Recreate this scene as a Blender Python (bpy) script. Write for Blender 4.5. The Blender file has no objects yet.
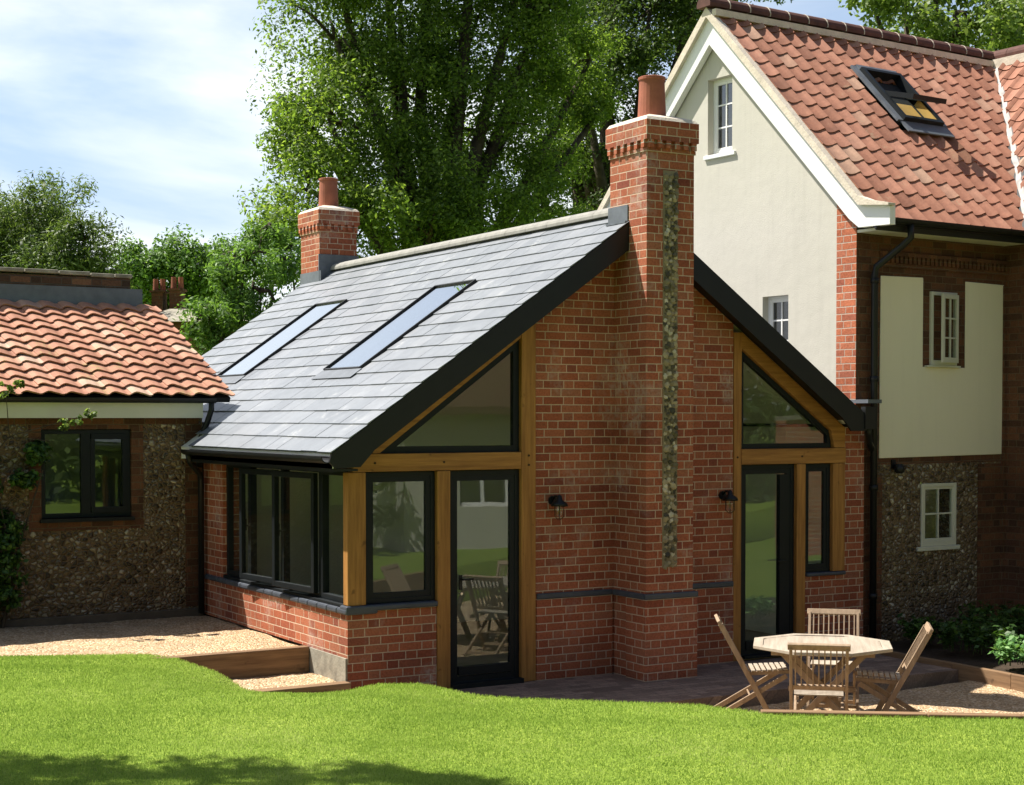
import bpy, bmesh, math, random
import numpy as np
from mathutils import Vector, Matrix
from mathutils.geometry import tessellate_polygon
random.seed(7); RNG = np.random.default_rng(11)
R = math.radians
scene = bpy.context.scene
COL = scene.collection

# ------------------------------------------------------------------ camera
F, PX, HOR, PITCH, YAW, EYE = 1595., 512., 417., R(1.5), R(30.2), 2.55
PYC = HOR + F*math.tan(PITCH)
FW = Vector((math.sin(YAW)*math.cos(PITCH), math.cos(YAW)*math.cos(PITCH), -math.sin(PITCH)))
RT = Vector((math.cos(YAW), -math.sin(YAW), 0)); UP = RT.cross(FW); EYEP = Vector((0, 0, EYE))
cd = bpy.data.cameras.new('camera'); cam = bpy.data.objects.new('camera', cd); COL.objects.link(cam)
mw = Matrix((RT, UP, -FW)).transposed().to_4x4(); mw.translation = EYEP
cam.matrix_world = mw
cd.sensor_width = 36; cd.lens = F/1024*36
cd.shift_x = (512-PX)/1024; cd.shift_y = (PYC-392.5)/1024
cd.clip_start = .1; cd.clip_end = 2000
scene.camera = cam
def at(x, y, d):                       # a point of the place, d metres ahead of where the photographer stood
    return EYEP + (FW*F + RT*(x-PX) - UP*(y-PYC))*(d/F)
def project(p):
    v = p-np.array(EYEP); d = v@np.array(FW)
    return PX+F*(v@np.array(RT))/d, PYC-F*(v@np.array(UP))/d, d

# ------------------------------------------------------------------ node helper
class NT:
    def __init__(s, name):
        s.m = bpy.data.materials.new(name); s.m.use_nodes = True
        s.t = s.m.node_tree; s.t.nodes.clear()
        s.out = s.t.nodes.new('ShaderNodeOutputMaterial')
    def n(s, typ, **kw):
        o = s.t.nodes.new('ShaderNode'+typ)
        for k, v in kw.items(): setattr(o, k, v)
        return o
    def put(s, sock, v):
        if hasattr(v, 'is_output') or isinstance(v, bpy.types.NodeSocket): s.t.links.new(v, sock)
        elif v is not None:
            if isinstance(v, (tuple, list)) and len(v) == 3 and sock.type == 'RGBA': v = (*v, 1)
            sock.default_value = v
    def math(s, op, a, b=None, c=None, clamp=False):
        o = s.n('Math', operation=op, use_clamp=clamp)
        for i, v in enumerate((a, b, c)):
            if v is not None: s.put(o.inputs[i], v)
        return o.outputs[0]
    def mix(s, f, a, b, mode='MIX'):
        o = s.n('Mix', data_type='RGBA', blend_type=mode)
        s.put(o.inputs[0], f); s.put(o.inputs[6], a); s.put(o.inputs[7], b)
        return o.outputs[2]
    def pos(s):
        return s.n('TexCoord').outputs['Object']
    def scale(s, vec, sc):
        o = s.n('Mapping'); s.put(o.inputs[0], vec); o.inputs['Scale'].default_value = sc
        return o.outputs[0]
    def noise(s, vec, sc, detail=3, rough=.55):
        o = s.n('TexNoise'); s.put(o.inputs['Vector'], vec)
        o.inputs['Scale'].default_value = sc; o.inputs['Detail'].default_value = detail; o.inputs['Roughness'].default_value = rough
        return o.outputs[0]
    def ramp(s, f, stops):
        o = s.n('ValToRGB'); e = o.color_ramp.elements
        while len(e) < len(stops): e.new(.5)
        for i, (p, c) in enumerate(stops):
            e[i].position = p; e[i].color = (*c, 1) if len(c) == 3 else c
        s.put(o.inputs[0], f); return o.outputs[0]
    def maprange(s, v, a, b, c=0., d=1., smooth=False):
        o = s.n('MapRange', interpolation_type='SMOOTHSTEP' if smooth else 'LINEAR')
        for i, x in enumerate((v, a, b, c, d)): s.put(o.inputs[i], x)
        return o.outputs[0]
    def bump(s, h, strength=.5, dist=.01):
        o = s.n('Bump'); o.inputs['Strength'].default_value = strength; o.inputs['Distance'].default_value = dist
        s.put(o.inputs['Height'], h); return o.outputs[0]
    def attr(s, name):
        return s.n('Attribute', attribute_name=name).outputs['Fac']
    def bsdf(s, color, rough=.8, normal=None, spec=.3, metal=0, coat=0):
        o = s.n('BsdfPrincipled'); s.put(o.inputs['Base Color'], color); s.put(o.inputs['Roughness'], rough)
        o.inputs['Specular IOR Level'].default_value = spec; o.inputs['Metallic'].default_value = metal
        o.inputs['Coat Weight'].default_value = coat
        if normal is not None: s.put(o.inputs['Normal'], normal)
        s.t.links.new(o.outputs[0], s.out.inputs[0]); return o
    def white(s, x, y, z=0.):
        c = s.n('CombineXYZ'); s.put(c.inputs[0], x); s.put(c.inputs[1], y); s.put(c.inputs[2], z)
        o = s.n('TexWhiteNoise', noise_dimensions='3D'); s.put(o.inputs[0], c.outputs[0]); return o.outputs[0]

def brick_mat(name, stops, mortar, hc=.0785, L=.349, dirt=.25, flat=False, eff=.0):
    k = NT(name); P = k.pos()
    if flat: mpn = k.n('Mapping'); k.put(mpn.inputs[0], P); mpn.inputs['Rotation'].default_value = (R(90), 0, 0); P = mpn.outputs[0]
    wob = k.noise(P, 9, 2)
    sep = k.n('SeparateXYZ'); k.put(sep.inputs[0], P)
    u = k.math('ADD', sep.outputs[0], sep.outputs[1])
    u = k.math('ADD', u, k.math('MULTIPLY', wob, .008))
    z = k.math('ADD', sep.outputs[2], k.math('MULTIPLY', k.noise(P, 5, 2), .006))
    v = k.math('DIVIDE', k.math('ADD', z, 10*hc-.003), hc)
    row = k.math('FLOOR', v); fv = k.math('FRACT', v)
    # facing bond: headers and stretchers alternate, shifted course by course with a little drift
    off = k.math('ADD', k.math('MULTIPLY', k.math('MODULO', row, 2.), .5), k.math('MULTIPLY', k.white(row, 3.3), .12))
    uu = k.math('ADD', k.math('DIVIDE', k.math('ADD', u, 30.), L), off)
    cell = k.math('FLOOR', uu); fu = k.math('FRACT', uu)
    hd = k.math('GREATER_THAN', fu, .667)
    du = k.math('MINIMUM', k.math('MINIMUM', fu, k.math('ABSOLUTE', k.math('SUBTRACT', fu, .667))), k.math('SUBTRACT', 1., fu))
    du = k.math('MULTIPLY', du, L)
    dv = k.math('MULTIPLY', k.math('MINIMUM', fv, k.math('SUBTRACT', 1., fv)), hc)
    d = k.math('ADD', k.math('MINIMUM', du, dv), k.math('MULTIPLY', k.math('SUBTRACT', k.noise(P, 60, 2), .5), .0045))
    mask = k.maprange(d, .0035, .0062, 0., 1., True)
    idn = k.white(k.math('ADD', cell, k.math('MULTIPLY', hd, .5)), row)
    idn2 = k.white(k.math('ADD', cell, k.math('MULTIPLY', hd, .5)), row, 5.)
    col = k.ramp(idn, stops)
    speck = k.maprange(k.noise(P, 45, 4, .7), .25, .75, .62, 1.3)
    sp = k.n('CombineColor'); [k.put(sp.inputs[i], speck) for i in range(3)]
    col = k.mix(1., col, sp.outputs[0], 'MULTIPLY')
    if eff:   # pale lime bloom on some bricks
        bl = k.math('MULTIPLY', k.maprange(k.noise(P, 1.9, 4), .56, .70), k.maprange(k.noise(P, 24, 3), .35, .6))
        col = k.mix(k.math('MULTIPLY', bl, eff), col, (.52, .46, .40))
    mcol = k.mix(k.noise(P, 14, 3), mortar, tuple(c*.72 for c in mortar))
    allc = k.mix(mask, mcol, col)
    big = k.maprange(k.noise(P, .9, 4), .35, .7, 1.-dirt, 1.06)
    bg = k.n('CombineColor'); [k.put(bg.inputs[i], big) for i in range(3)]
    allc = k.mix(1., allc, bg.outputs[0], 'MULTIPLY')
    h = k.math('ADD', k.math('MULTIPLY', mask, k.math('ADD', .8, k.math('MULTIPLY', idn2, .25))), k.math('MULTIPLY', k.noise(P, 90, 3), .35))
    k.bsdf(allc, .9, k.bump(h, .9, .007), .2); return k.m

def flint_mat(name, stops, mortar, sc=11., dark=1.):
    k = NT(name); P = k.pos()
    warp = k.n('VectorMath', operation='ADD'); k.put(warp.inputs[0], P)
    nz = k.n('TexNoise'); k.put(nz.inputs['Vector'], P); nz.inputs['Scale'].default_value = 8
    sb = k.n('VectorMath', operation='SCALE'); k.put(sb.inputs[0], nz.outputs[1]); sb.inputs['Scale'].default_value = .05
    k.put(warp.inputs[1], sb.outputs[0])
    V = k.scale(warp.outputs[0], (1, 1, 1.25))
    a = k.n('TexVoronoi', feature='F1'); k.put(a.inputs['Vector'], V); a.inputs['Scale'].default_value = sc
    e = k.n('TexVoronoi', feature='DISTANCE_TO_EDGE'); k.put(e.inputs['Vector'], V); e.inputs['Scale'].default_value = sc
    sp = k.n('SeparateColor'); k.put(sp.inputs[0], a.outputs['Color'])
    col = k.ramp(sp.outputs[0], stops)
    rim = k.maprange(k.noise(P, 30, 4), .45, .62)
    col = k.mix(k.math('MULTIPLY', rim, k.math('GREATER_THAN', sp.outputs[1], .55)), col, (.36*dark, .33*dark, .27*dark))
    mask = k.maprange(e.outputs['Distance'], .06, .16, 0., 1., True)
    mcol = k.mix(k.noise(P, 20, 4), mortar, tuple(c*.6 for c in mortar))
    c2 = k.mix(mask, mcol, col)
    h = k.math('ADD', k.maprange(e.outputs['Distance'], 0., .35, 0., 1., True), k.math('MULTIPLY', k.noise(P, 60, 3), .3))
    k.bsdf(c2, k.maprange(mask, 0, 1, .9, .5), k.bump(h, 1., .02), .4); return k.m

def plain(name, c, rough=.7, var=.12, sc=6, bump=.15, bsc=60, bd=.004, spec=.3, metal=0, c2=None, stretch=None):
    k = NT(name); P = k.pos()
    if stretch: P = k.scale(P, stretch)
    c2 = c2 or tuple(x*(1-2*var) for x in c)
    col = k.mix(k.maprange(k.noise(P, sc, 5), .3, .7), c, c2)
    k.bsdf(col, rough, k.bump(k.noise(P, bsc, 3), bump, bd) if bump else None, spec, metal); return k.m

def tinted(name, stops, rough=.7, bump=.3, spot=None, spec=.3, bsc=30, att='tint', dirt=(.75, 1.1)):
    k = NT(name); P = k.pos()
    col = k.ramp(k.attr(att), stops)
    f = k.maprange(k.noise(P, 7, 5, .65), .3, .7, *dirt)
    cc = k.n('CombineColor'); [k.put(cc.inputs[i], f) for i in range(3)]
    col = k.mix(1., col, cc.outputs[0], 'MULTIPLY')
    if spot:
        m = k.math('MULTIPLY', k.maprange(k.noise(P, 3.5, 4), spot[1], spot[1]+.1), k.maprange(k.noise(P, 25, 3), .45, .6))
        col = k.mix(k.math('MULTIPLY', m, spot[2]), col, spot[0])
    k.bsdf(col, rough, k.bump(k.noise(P, bsc, 4), bump, .006), spec); return k.m

def wood(name, a, b, ax=2, rough=.65, knots=True):
    k = NT(name); P = k.pos(); s = [26, 26, 26]; s[ax] = 1.6
    g = k.noise(k.scale(P, s), 1, 6, .65)
    col = k.mix(k.maprange(g, .32, .68), a, b)
    if knots: col = k.mix(k.math('MULTIPLY', k.maprange(k.noise(P, 9, 2), .68, .76), .6), col, tuple(x*.35 for x in b))
    k.bsdf(col, rough, k.bump(g, .35, .003), .3); return k.m

def leaf_mat(name, stops, trans=.45):
    k = NT(name); P = k.pos()
    col = k.ramp(k.attr('tint'), stops)
    d = k.n('BsdfPrincipled'); k.put(d.inputs['Base Color'], col); d.inputs['Roughness'].default_value = .5
    d.inputs['Specular IOR Level'].default_value = .35
    t = k.n('BsdfTranslucent'); k.put(t.inputs[0], k.mix(1., col, (1.15, 1.2, .6), 'MULTIPLY'))
    m = k.n('MixShader'); m.inputs[0].default_value = trans
    k.t.links.new(d.outputs[0], m.inputs[1]); k.t.links.new(t.outputs[0], m.inputs[2]); k.t.links.new(m.outputs[0], k.out.inputs[0])
    return k.m

def glass_mat(name, tint=(.92, .96, .93), boost=1.5, base=.04, rough=0.):
    k = NT(name)
    tr = k.n('BsdfTransparent'); tr.inputs[0].default_value = (*tint, 1)
    gl = k.n('BsdfGlossy'); gl.inputs['Roughness'].default_value = rough; gl.inputs['Color'].default_value = (.95, .98, 1, 1)
    P = k.pos()
    k.put(gl.inputs['Normal'], k.bump(k.noise(P, 2.2, 1), .03, .02))
    lw_ = k.n('LayerWeight'); lw_.inputs[0].default_value = .5
    f = k.math('ADD', k.math('MULTIPLY', k.math('POWER', lw_.outputs['Facing'], 4.), boost), base, clamp=True)
    m = k.n('MixShader'); k.put(m.inputs[0], f)
    k.t.links.new(tr.outputs[0], m.inputs[1]); k.t.links.new(gl.outputs[0], m.inputs[2]); k.t.links.new(m.outputs[0], k.out.inputs[0])
    return k.m

M = {}
M['brick'] = brick_mat('new_red_brick', [(0, (.30, .085, .045)), (.3, (.37, .11, .055)), (.6, (.44, .14, .07)), (.85, (.38, .145, .08)), (1, (.25, .068, .042))], (.72, .53, .38), eff=.5)
M['brick_ch'] = M['brick']
M['brick_q'] = brick_mat('quoin_brick', [(0, (.40, .12, .06)), (.5, (.52, .17, .085)), (.85, (.46, .16, .09)), (1, (.33, .10, .06))], (.62, .52, .42))
M['brick_old'] = brick_mat('old_brown_brick', [(0, (.085, .042, .024)), (.5, (.14, .062, .033)), (1, (.19, .082, .04))], (.18, .125, .075), dirt=.35)
M['flint'] = flint_mat('flint_wall', [(0, (.05, .038, .022)), (.45, (.13, .092, .05)), (.75, (.20, .145, .08)), (.93, (.36, .30, .20)), (1, (.6, .54, .42))], (.19, .125, .065), 16.)
M['flint_l'] = flint_mat('flint_wall_light', [(0, (.05, .037, .022)), (.4, (.13, .09, .05)), (.75, (.20, .145, .08)), (.93, (.34, .27, .17)), (1, (.55, .48, .37))], (.19, .125, .065), 17)
M['stone'] = tinted('flint_stones', [(0, (.05, .045, .03)), (.3, (.13, .11, .06)), (.6, (.27, .22, .13)), (.88, (.42, .35, .22)), (1, (.62, .57, .45))], .55)
def render_mat(name, c, stain, amt):
    k = NT(name); P = k.pos()
    f = k.maprange(k.noise(P, .8, 6, .6), .3, .72, 0, 1)
    st = k.maprange(k.noise(k.scale(P, (5, 5, .35)), 1.6, 5, .65), .5, .78, 0, 1)
    col = k.mix(k.math('MULTIPLY', f, amt), c, stain)
    col = k.mix(k.math('MULTIPLY', st, amt*.9), col, tuple(x*.8 for x in stain))
    h = k.math('ADD', k.noise(P, 90, 3), k.math('MULTIPLY', k.noise(P, 5, 4), 2.2))
    k.bsdf(col, .92, k.bump(h, .35, .006), .2); return k.m
M['render'] = render_mat('cream_render', (.54, .515, .445), (.44, .42, .36), .3)
M['render_old'] = render_mat('buff_render', (.80, .74, .56), (.66, .60, .44), .12)
M['white'] = plain('white_paint', (.80, .80, .78), .5, .02, 3, .05)
M['cream'] = plain('cream_paint', (.62, .61, .50), .5, .05, 3, .05)
M['mortar'] = plain('cream_mortar', (.68, .60, .48), .9, .12, 9, .5, 40, .01)
M['plaster'] = plain('white_plaster', (.84, .82, .74), .9, .02, 2, .03)
M['oakv'] = wood('oak_upright', (.45, .215, .055), (.23, .10, .025), 2)
M['oakh'] = wood('oak_beam', (.45, .215, .055), (.23, .10, .025), 0)
M['black'] = plain('black_paint', (.012, .013, .013), .45, .1, 5, .05)
M['frame'] = plain('dark_grey_frame', (.011, .014, .016), .5, .1, 5, .03, spec=.2)
M['lead'] = plain('lead_sheet', (.13, .145, .165), .5, .15, 8, .3, 12, .01, .5)
M['bluebrick'] = plain('blue_brick', (.075, .085, .105), .45, .15, 10, .2)
M['slate'] = tinted('slate', [(0, (.172, .186, .204)), (.5, (.19, .204, .222)), (1, (.218, .230, .246))], .42, .25, ((.42, .42, .40), .60, .5), .5, dirt=(.85, 1.08))
M['pan_l'] = tinted('orange_pantile', [(0, (.31, .14, .085)), (.4, (.42, .20, .125)), (.8, (.49, .255, .165)), (1, (.53, .36, .26))], .8, .4, ((.30, .25, .10), .56, .7))
M['pan_m'] = tinted('red_pantile', [(0, (.22, .092, .055)), (.4, (.31, .135, .082)), (.8, (.37, .17, .11)), (1, (.38, .235, .16))], .8, .4, ((.30, .24, .15), .60, .5))
M['ridge'] = plain('ridge_stone', (.31, .30, .27), .9, .15, 8, .4)
M['ridge_red'] = plain('ridge_clay', (.12, .052, .038), .8, .2, 8, .4)
M['clay'] = plain('clay_pot', (.36, .12, .07), .75, .15, 7, .2)
M['conc'] = plain('concrete', (.36, .33, .26), .9, .25, 7, .5, 40, .008)
M['timber'] = wood('sleeper_timber', (.29, .18, .095), (.13, .075, .04), 0, .85)
M['timber_d'] = wood('dark_sleeper_timber', (.20, .11, .055), (.11, .06, .03), 0, .85)
M['teak'] = wood('teak', (.43, .37, .29), (.30, .245, .185), 1, .7, False)
M['teakz'] = wood('teak_upright', (.36, .26, .17), (.24, .165, .105), 2, .7, False)
M['bark'] = plain('bark', (.085, .065, .045), .95, .3, 6, 1., 20, .03)
M['soil'] = plain('soil', (.06, .04, .025), .95, .2, 6, 1., 20, .03)
M['glass'] = glass_mat('window_glass', boost=.8, base=.05)
M['glass_sky'] = glass_mat('skylight_glass', (.9, .92, .94), .9, .50)
M['glass_old'] = glass_mat('blue_pane', (.42, .46, .50), .9, .12)
M['metal'] = plain('steel', (.55, .55, .55), .3, .05, 5, .02, metal=1)
M['darkvoid'] = plain('room_shade_paint', (.02, .02, .02), .9, .05, 5, .0)  # near-black colour stands in for the shade of unlit rooms
M['pine'] = plain('pine', (.62, .38, .12), .5, .1, 5, .1)
M['floor'] = plain('wood_floor', (.34, .28, .20), .45, .2, 4, .1)
M['pvcroom'] = plain('room_wall', (.62, .60, .50), .9, .1, 2, .0)

def gravel_mat():
    k = NT('gravel'); P = k.pos()
    v = k.n('TexVoronoi', feature='F1'); k.put(v.inputs['Vector'], P); v.inputs['Scale'].default_value = 55
    sp = k.n('SeparateColor'); k.put(sp.inputs[0], v.outputs['Color'])
    col = k.ramp(sp.outputs[0], [(0, (.30, .19, .10)), (.4, (.50, .34, .19)), (.8, (.64, .46, .28)), (1, (.74, .62, .46))])
    big = k.maprange(k.noise(P, 2.5, 5), .3, .7, .78, 1.1)
    c = k.n('CombineColor'); [k.put(c.inputs[i], big) for i in range(3)]
    col = k.mix(1., col, c.outputs[0], 'MULTIPLY')
    h = k.math('ADD', k.math('SUBTRACT', 1., v.outputs['Distance']), k.math('MULTIPLY', k.noise(P, 6, 3), 2.))
    k.bsdf(col, .95, k.bump(h, 1., .02), .2); return k.m
M['gravel'] = gravel_mat()
M['paving'] = brick_mat('brick_paving', [(0, (.22, .15, .115)), (.5, (.31, .215, .16)), (1, (.40, .28, .21))], (.24, .18, .14), hc=.105, L=.33, flat=True)
def lawn_mat():
    k = NT('lawn'); P = k.pos()
    n = k.noise(P, 1.1, 5); n2 = k.noise(P, 30, 4, .7)
    col = k.mix(k.maprange(n, .35, .65), (.24, .34, .04), (.33, .42, .06))
    col = k.mix(k.maprange(n2, .35, .75), col, (.09, .17, .02))
    k.bsdf(col, .9, k.bump(k.noise(P, 70, 3), 1., .03), .15); return k.m
M['lawn'] = lawn_mat()
def blade_mat():
    k = NT('grass_blade'); P = k.pos()
    t = k.math('ADD', k.math('MULTIPLY', k.attr('tint'), .45), k.math('ADD', k.math('MULTIPLY', k.maprange(k.noise(P, .55, 6, .65), .34, .66), .4), k.math('MULTIPLY', k.maprange(k.noise(P, 5, 3), .4, .7), .15)))
    col = k.ramp(t, [(0, (.17, .28, .045)), (.35, (.29, .42, .065)), (.65, (.40, .53, .10)), (1, (.60, .63, .25))])
    d = k.n('BsdfPrincipled'); k.put(d.inputs['Base Color'], col); d.inputs['Roughness'].default_value = .55; d.inputs['Specular IOR Level'].default_value = .25
    tr = k.n('BsdfTranslucent'); k.put(tr.inputs[0], col)
    m = k.n('MixShader'); m.inputs[0].default_value = .45
    k.t.links.new(d.outputs[0], m.inputs[1]); k.t.links.new(tr.outputs[0], m.inputs[2]); k.t.links.new(m.outputs[0], k.out.inputs[0])
    return k.m
M['blade'] = blade_mat()
M['leaf_ash'] = leaf_mat('ash_leaf', [(0, (.07, .12, .022)), (.5, (.14, .22, .04)), (1, (.27, .36, .08))], .66)
M['leaf_dark'] = leaf_mat('dark_leaf', [(0, (.035, .065, .015)), (.5, (.07, .115, .025)), (1, (.15, .21, .055))], .45)
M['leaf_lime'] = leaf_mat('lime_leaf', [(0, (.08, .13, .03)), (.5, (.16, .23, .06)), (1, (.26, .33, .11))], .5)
M['leaf_olive'] = leaf_mat('olive_leaf', [(0, (.07, .11, .035)), (.5, (.12, .18, .05)), (1, (.20, .26, .09))], .45)
M['leaf_soft'] = leaf_mat('soft_leaf', [(0, (.07, .14, .03)), (.5, (.13, .24, .05)), (1, (.21, .33, .09))], .5)
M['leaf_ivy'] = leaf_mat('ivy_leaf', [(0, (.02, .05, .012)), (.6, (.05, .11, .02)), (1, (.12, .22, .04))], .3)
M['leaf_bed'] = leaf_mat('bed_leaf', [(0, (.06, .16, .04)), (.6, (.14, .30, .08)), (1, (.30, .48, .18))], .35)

# ------------------------------------------------------------------ object helpers
def tag(o, label=None, cat=None, group=None, kind=None):
    if label: o['label'] = label
    if cat: o['category'] = cat
    if group: o['group'] = group
    if kind: o['kind'] = kind
    return o
def thing(name, label, cat, loc=(0, 0, 0), rotz=0, group=None, off=None):
    o = bpy.data.objects.new(name, None); COL.objects.link(o); o.location = loc; o.rotation_euler = (0, 0, rotz)
    o.empty_display_size = .3
    OFF[o.name] = Vector(loc) if off is None else Vector(off)
    return tag(o, label, cat, group)
OFF = {}
class MB:
    def __init__(s): s.v = []; s.f = []; s.t = []; s.cur = .5
    def add(s, vs, fs):
        b = len(s.v); s.v += [tuple(v) for v in vs]; s.f += [tuple(i+b for i in f) for f in fs]; s.t += [s.cur]*len(fs); return s
    def box(s, x0, x1, y0, y1, z0, z1, mat=None):
        vs = [Vector((x, y, z)) for x in (x0, x1) for y in (y0, y1) for z in (z0, z1)]
        if mat: vs = [mat @ v for v in vs]
        return s.add(vs, [(0, 1, 3, 2), (4, 6, 7, 5), (0, 4, 5, 1), (2, 3, 7, 6), (0, 2, 6, 4), (1, 5, 7, 3)])
    def prism(s, pts, ax, a, b, holes=()):
        def m(p, d):
            return {'y': (p[0], d, p[1]), 'x': (d, p[0], p[1]), 'z': (p[0], p[1], d)}[ax]
        loops = [list(pts)]+[list(h) for h in holes]
        flat = [p for l in loops for p in l]
        tris = tessellate_polygon([[Vector((p[0], p[1], 0)) for p in l] for l in loops])
        n = len(flat); vs = [m(p, a) for p in flat]+[m(p, b) for p in flat]
        fs = [tuple(t) for t in tris]+[tuple(i+n for i in reversed(t)) for t in tris]
        k = 0
        for l in loops:
            for i in range(len(l)):
                j = (i+1) % len(l); fs.append((k+i, k+j, k+j+n, k+i+n))
            k += len(l)
        return s.add(vs, fs)
    def beam(s, p, q, w, h, up=(0, 0, 1)):     # rectangular bar from p to q
        p, q = Vector(p), Vector(q); d = (q-p).normalized(); sd = d.cross(Vector(up)).normalized(); u = sd.cross(d)
        vs = [e+sd*a*w/2+u*b*h/2 for e in (p, q) for a, b in ((-1, -1), (1, -1), (1, 1), (-1, 1))]
        return s.add(vs, [(0, 3, 2, 1), (4, 5, 6, 7), (0, 1, 5, 4), (1, 2, 6, 5), (2, 3, 7, 6), (3, 0, 4, 7)])
    def tube(s, pts, rad, n=10, cap=True):
        pts = [Vector(p) for p in pts]
        if not isinstance(rad, (list, tuple)): rad = [rad]*len(pts)
        rings = []; u = None
        for i, p in enumerate(pts):
            d = (pts[min(i+1, len(pts)-1)]-pts[max(i-1, 0)]).normalized()
            if u is None: u = d.orthogonal().normalized()
            u = (u-d*u.dot(d)).normalized(); w = d.cross(u)
            rings.append([p+(u*math.cos(2*math.pi*k/n)+w*math.sin(2*math.pi*k/n))*rad[i] for k in range(n)])
        fs = [(i*n+k, i*n+(k+1) % n, (i+1)*n+(k+1) % n, (i+1)*n+k) for i in range(len(pts)-1) for k in range(n)]
        if cap: fs += [tuple(range(n-1, -1, -1)), tuple((len(pts)-1)*n+k for k in range(n))]
        return s.add([v for r in rings for v in r], fs)
    def lathe(s, c, prof, n=20):
        vs = [(c[0]+r*math.cos(2*math.pi*k/n), c[1]+r*math.sin(2*math.pi*k/n), c[2]+z) for r, z in prof for k in range(n)]
        fs = [(i*n+k, i*n+(k+1) % n, (i+1)*n+(k+1) % n, (i+1)*n+k) for i in range(len(prof)-1) for k in range(n)]
        return s.add(vs, fs)
    def build(s, name, mat, parent=None, smooth=False, bevel=0, recalc=True, label=None, post=None):
        me = bpy.data.meshes.new(name); off = Vector((0, 0, 0))
        if parent is not None: off = OFF[parent.name]
        me.from_pydata([Vector(v)-off for v in s.v], [], s.f)
        a = me.attributes.new('tint', 'FLOAT', 'FACE'); a.data.foreach_set('value', s.t)
        if recalc or post:
            bm = bmesh.new(); bm.from_mesh(me)
            if post: post(bm, off)
            if recalc: bmesh.ops.recalc_face_normals(bm, faces=bm.faces)
            bm.to_mesh(me); bm.free()
        if smooth: me.polygons.foreach_set('use_smooth', [True]*len(me.polygons))
        me.materials.append(mat); o = bpy.data.objects.new(name, me); COL.objects.link(o)
        if parent is not None: o.parent = parent
        OFF[o.name] = off
        if bevel:
            b = o.modifiers.new('edge', 'BEVEL'); b.width = bevel; b.segments = 2; b.limit_method = 'ANGLE'; b.angle_limit = R(40)
        if label: o['label'] = label
        return o
def solo(mb, name, mat, loc, label=None, cat=None, group=None, kind=None, **kw):
    loc = Vector(loc); mb.v = [tuple(Vector(v)-loc) for v in mb.v]
    o = mb.build(name, mat, None, **kw); o.location = loc; OFF[o.name] = loc
    return tag(o, label, cat, group, kind)

def quads(name, V, tint, mat, parent=None, nv=4):      # V: (n*nv,3) numpy
    n = len(V)//nv
    off = np.array(OFF[parent.name]) if parent is not None else 0.
    me = bpy.data.meshes.new(name); me.vertices.add(n*nv); me.vertices.foreach_set('co', (V-off).astype(np.float32).ravel())
    me.loops.add(n*nv); me.loops.foreach_set('vertex_index', np.arange(n*nv, dtype=np.int32))
    me.polygons.add(n); me.polygons.foreach_set('loop_start', np.arange(0, n*nv, nv, dtype=np.int32))
    me.update(calc_edges=True)
    a = me.attributes.new('tint', 'FLOAT', 'FACE'); a.data.foreach_set('value', tint.astype(np.float32))
    me.materials.append(mat); o = bpy.data.objects.new(name, me); COL.objects.link(o)
    if parent is not None: o.parent = parent
    return o
def leafquads(C, Nn, size, asp=.5):
    n = len(C); r = RNG.normal(size=(n, 3)); U = np.cross(Nn, r); U /= np.linalg.norm(U, axis=1)[:, None]+1e-9
    W = np.cross(Nn, U); s = size[:, None]
    bend = Nn*s*.15
    return np.stack([C-U*s, C-W*s*asp+bend, C+U*s, C+W*s*asp+bend], 1).reshape(-1, 3)

# ------------------------------------------------------------------ light and sky
S = Vector((-.42, .46, 1.)).normalized()
sun = bpy.data.lights.new('sun', 'SUN'); sun.energy = 5.; sun.angle = R(.55); sun.color = (1, .95, .87)
so = bpy.data.objects.new('sun', sun); COL.objects.link(so); so.rotation_euler = S.to_track_quat('Z', 'Y').to_euler(); so.location = (-20, 30, 60)
w = bpy.data.worlds.new('World'); scene.world = w; w.use_nodes = True; t = w.node_tree; t.nodes.clear()
sky = t.nodes.new('ShaderNodeTexSky'); sky.sky_type = 'NISHITA'; sky.sun_disc = False
sky.sun_elevation = math.asin(S.z); sky.sun_rotation = math.atan2(S.x, S.y); sky.air_density = 1.; sky.dust_density = 1.5; sky.ozone_density = 1.5
tc = t.nodes.new('ShaderNodeTexCoord'); mp = t.nodes.new('ShaderNodeMapping'); mp.inputs['Scale'].default_value = (1., 1., 3.4); mp.inputs['Location'].default_value = (.35, .1, .0)
cm = t.nodes.new('ShaderNodeMix'); cm.data_type = 'RGBA'; cm.inputs[6].default_value = (5.2, 6.9, 9.6, 1); cm.inputs[7].default_value = (10.2, 10.6, 10.9, 1)
nz = t.nodes.new('ShaderNodeTexNoise'); nz.inputs['Scale'].default_value = 2.1; nz.inputs['Detail'].default_value = 9; nz.inputs['Roughness'].default_value = .52; nz.inputs['Distortion'].default_value = .3
cr = t.nodes.new('ShaderNodeValToRGB'); cr.color_ramp.elements[0].position = .34; cr.color_ramp.elements[1].position = .54
cr.color_ramp.elements[0].color = (.75, .75, .75, 1); cr.color_ramp.elements[1].color = (.97, .97, .97, 1)
mx = t.nodes.new('ShaderNodeMix'); mx.data_type = 'RGBA'; mx.inputs[7].default_value = (15., 15.9, 17., 1)
bg = t.nodes.new('ShaderNodeBackground'); bg.inputs[1].default_value = .062
wo = t.nodes.new('ShaderNodeOutputWorld')
L = t.links.new
c2 = t.nodes.new('ShaderNodeValToRGB'); c2.color_ramp.elements[0].position = .34; c2.color_ramp.elements[1].position = .47; L(nz.outputs[0], c2.inputs[0]); L(c2.outputs[0], cm.inputs[0]); L(cm.outputs[2], mx.inputs[7])
L(tc.outputs['Generated'], mp.inputs[0]); L(mp.outputs[0], nz.inputs[0]); L(nz.outputs[0], cr.inputs[0]); 
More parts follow.
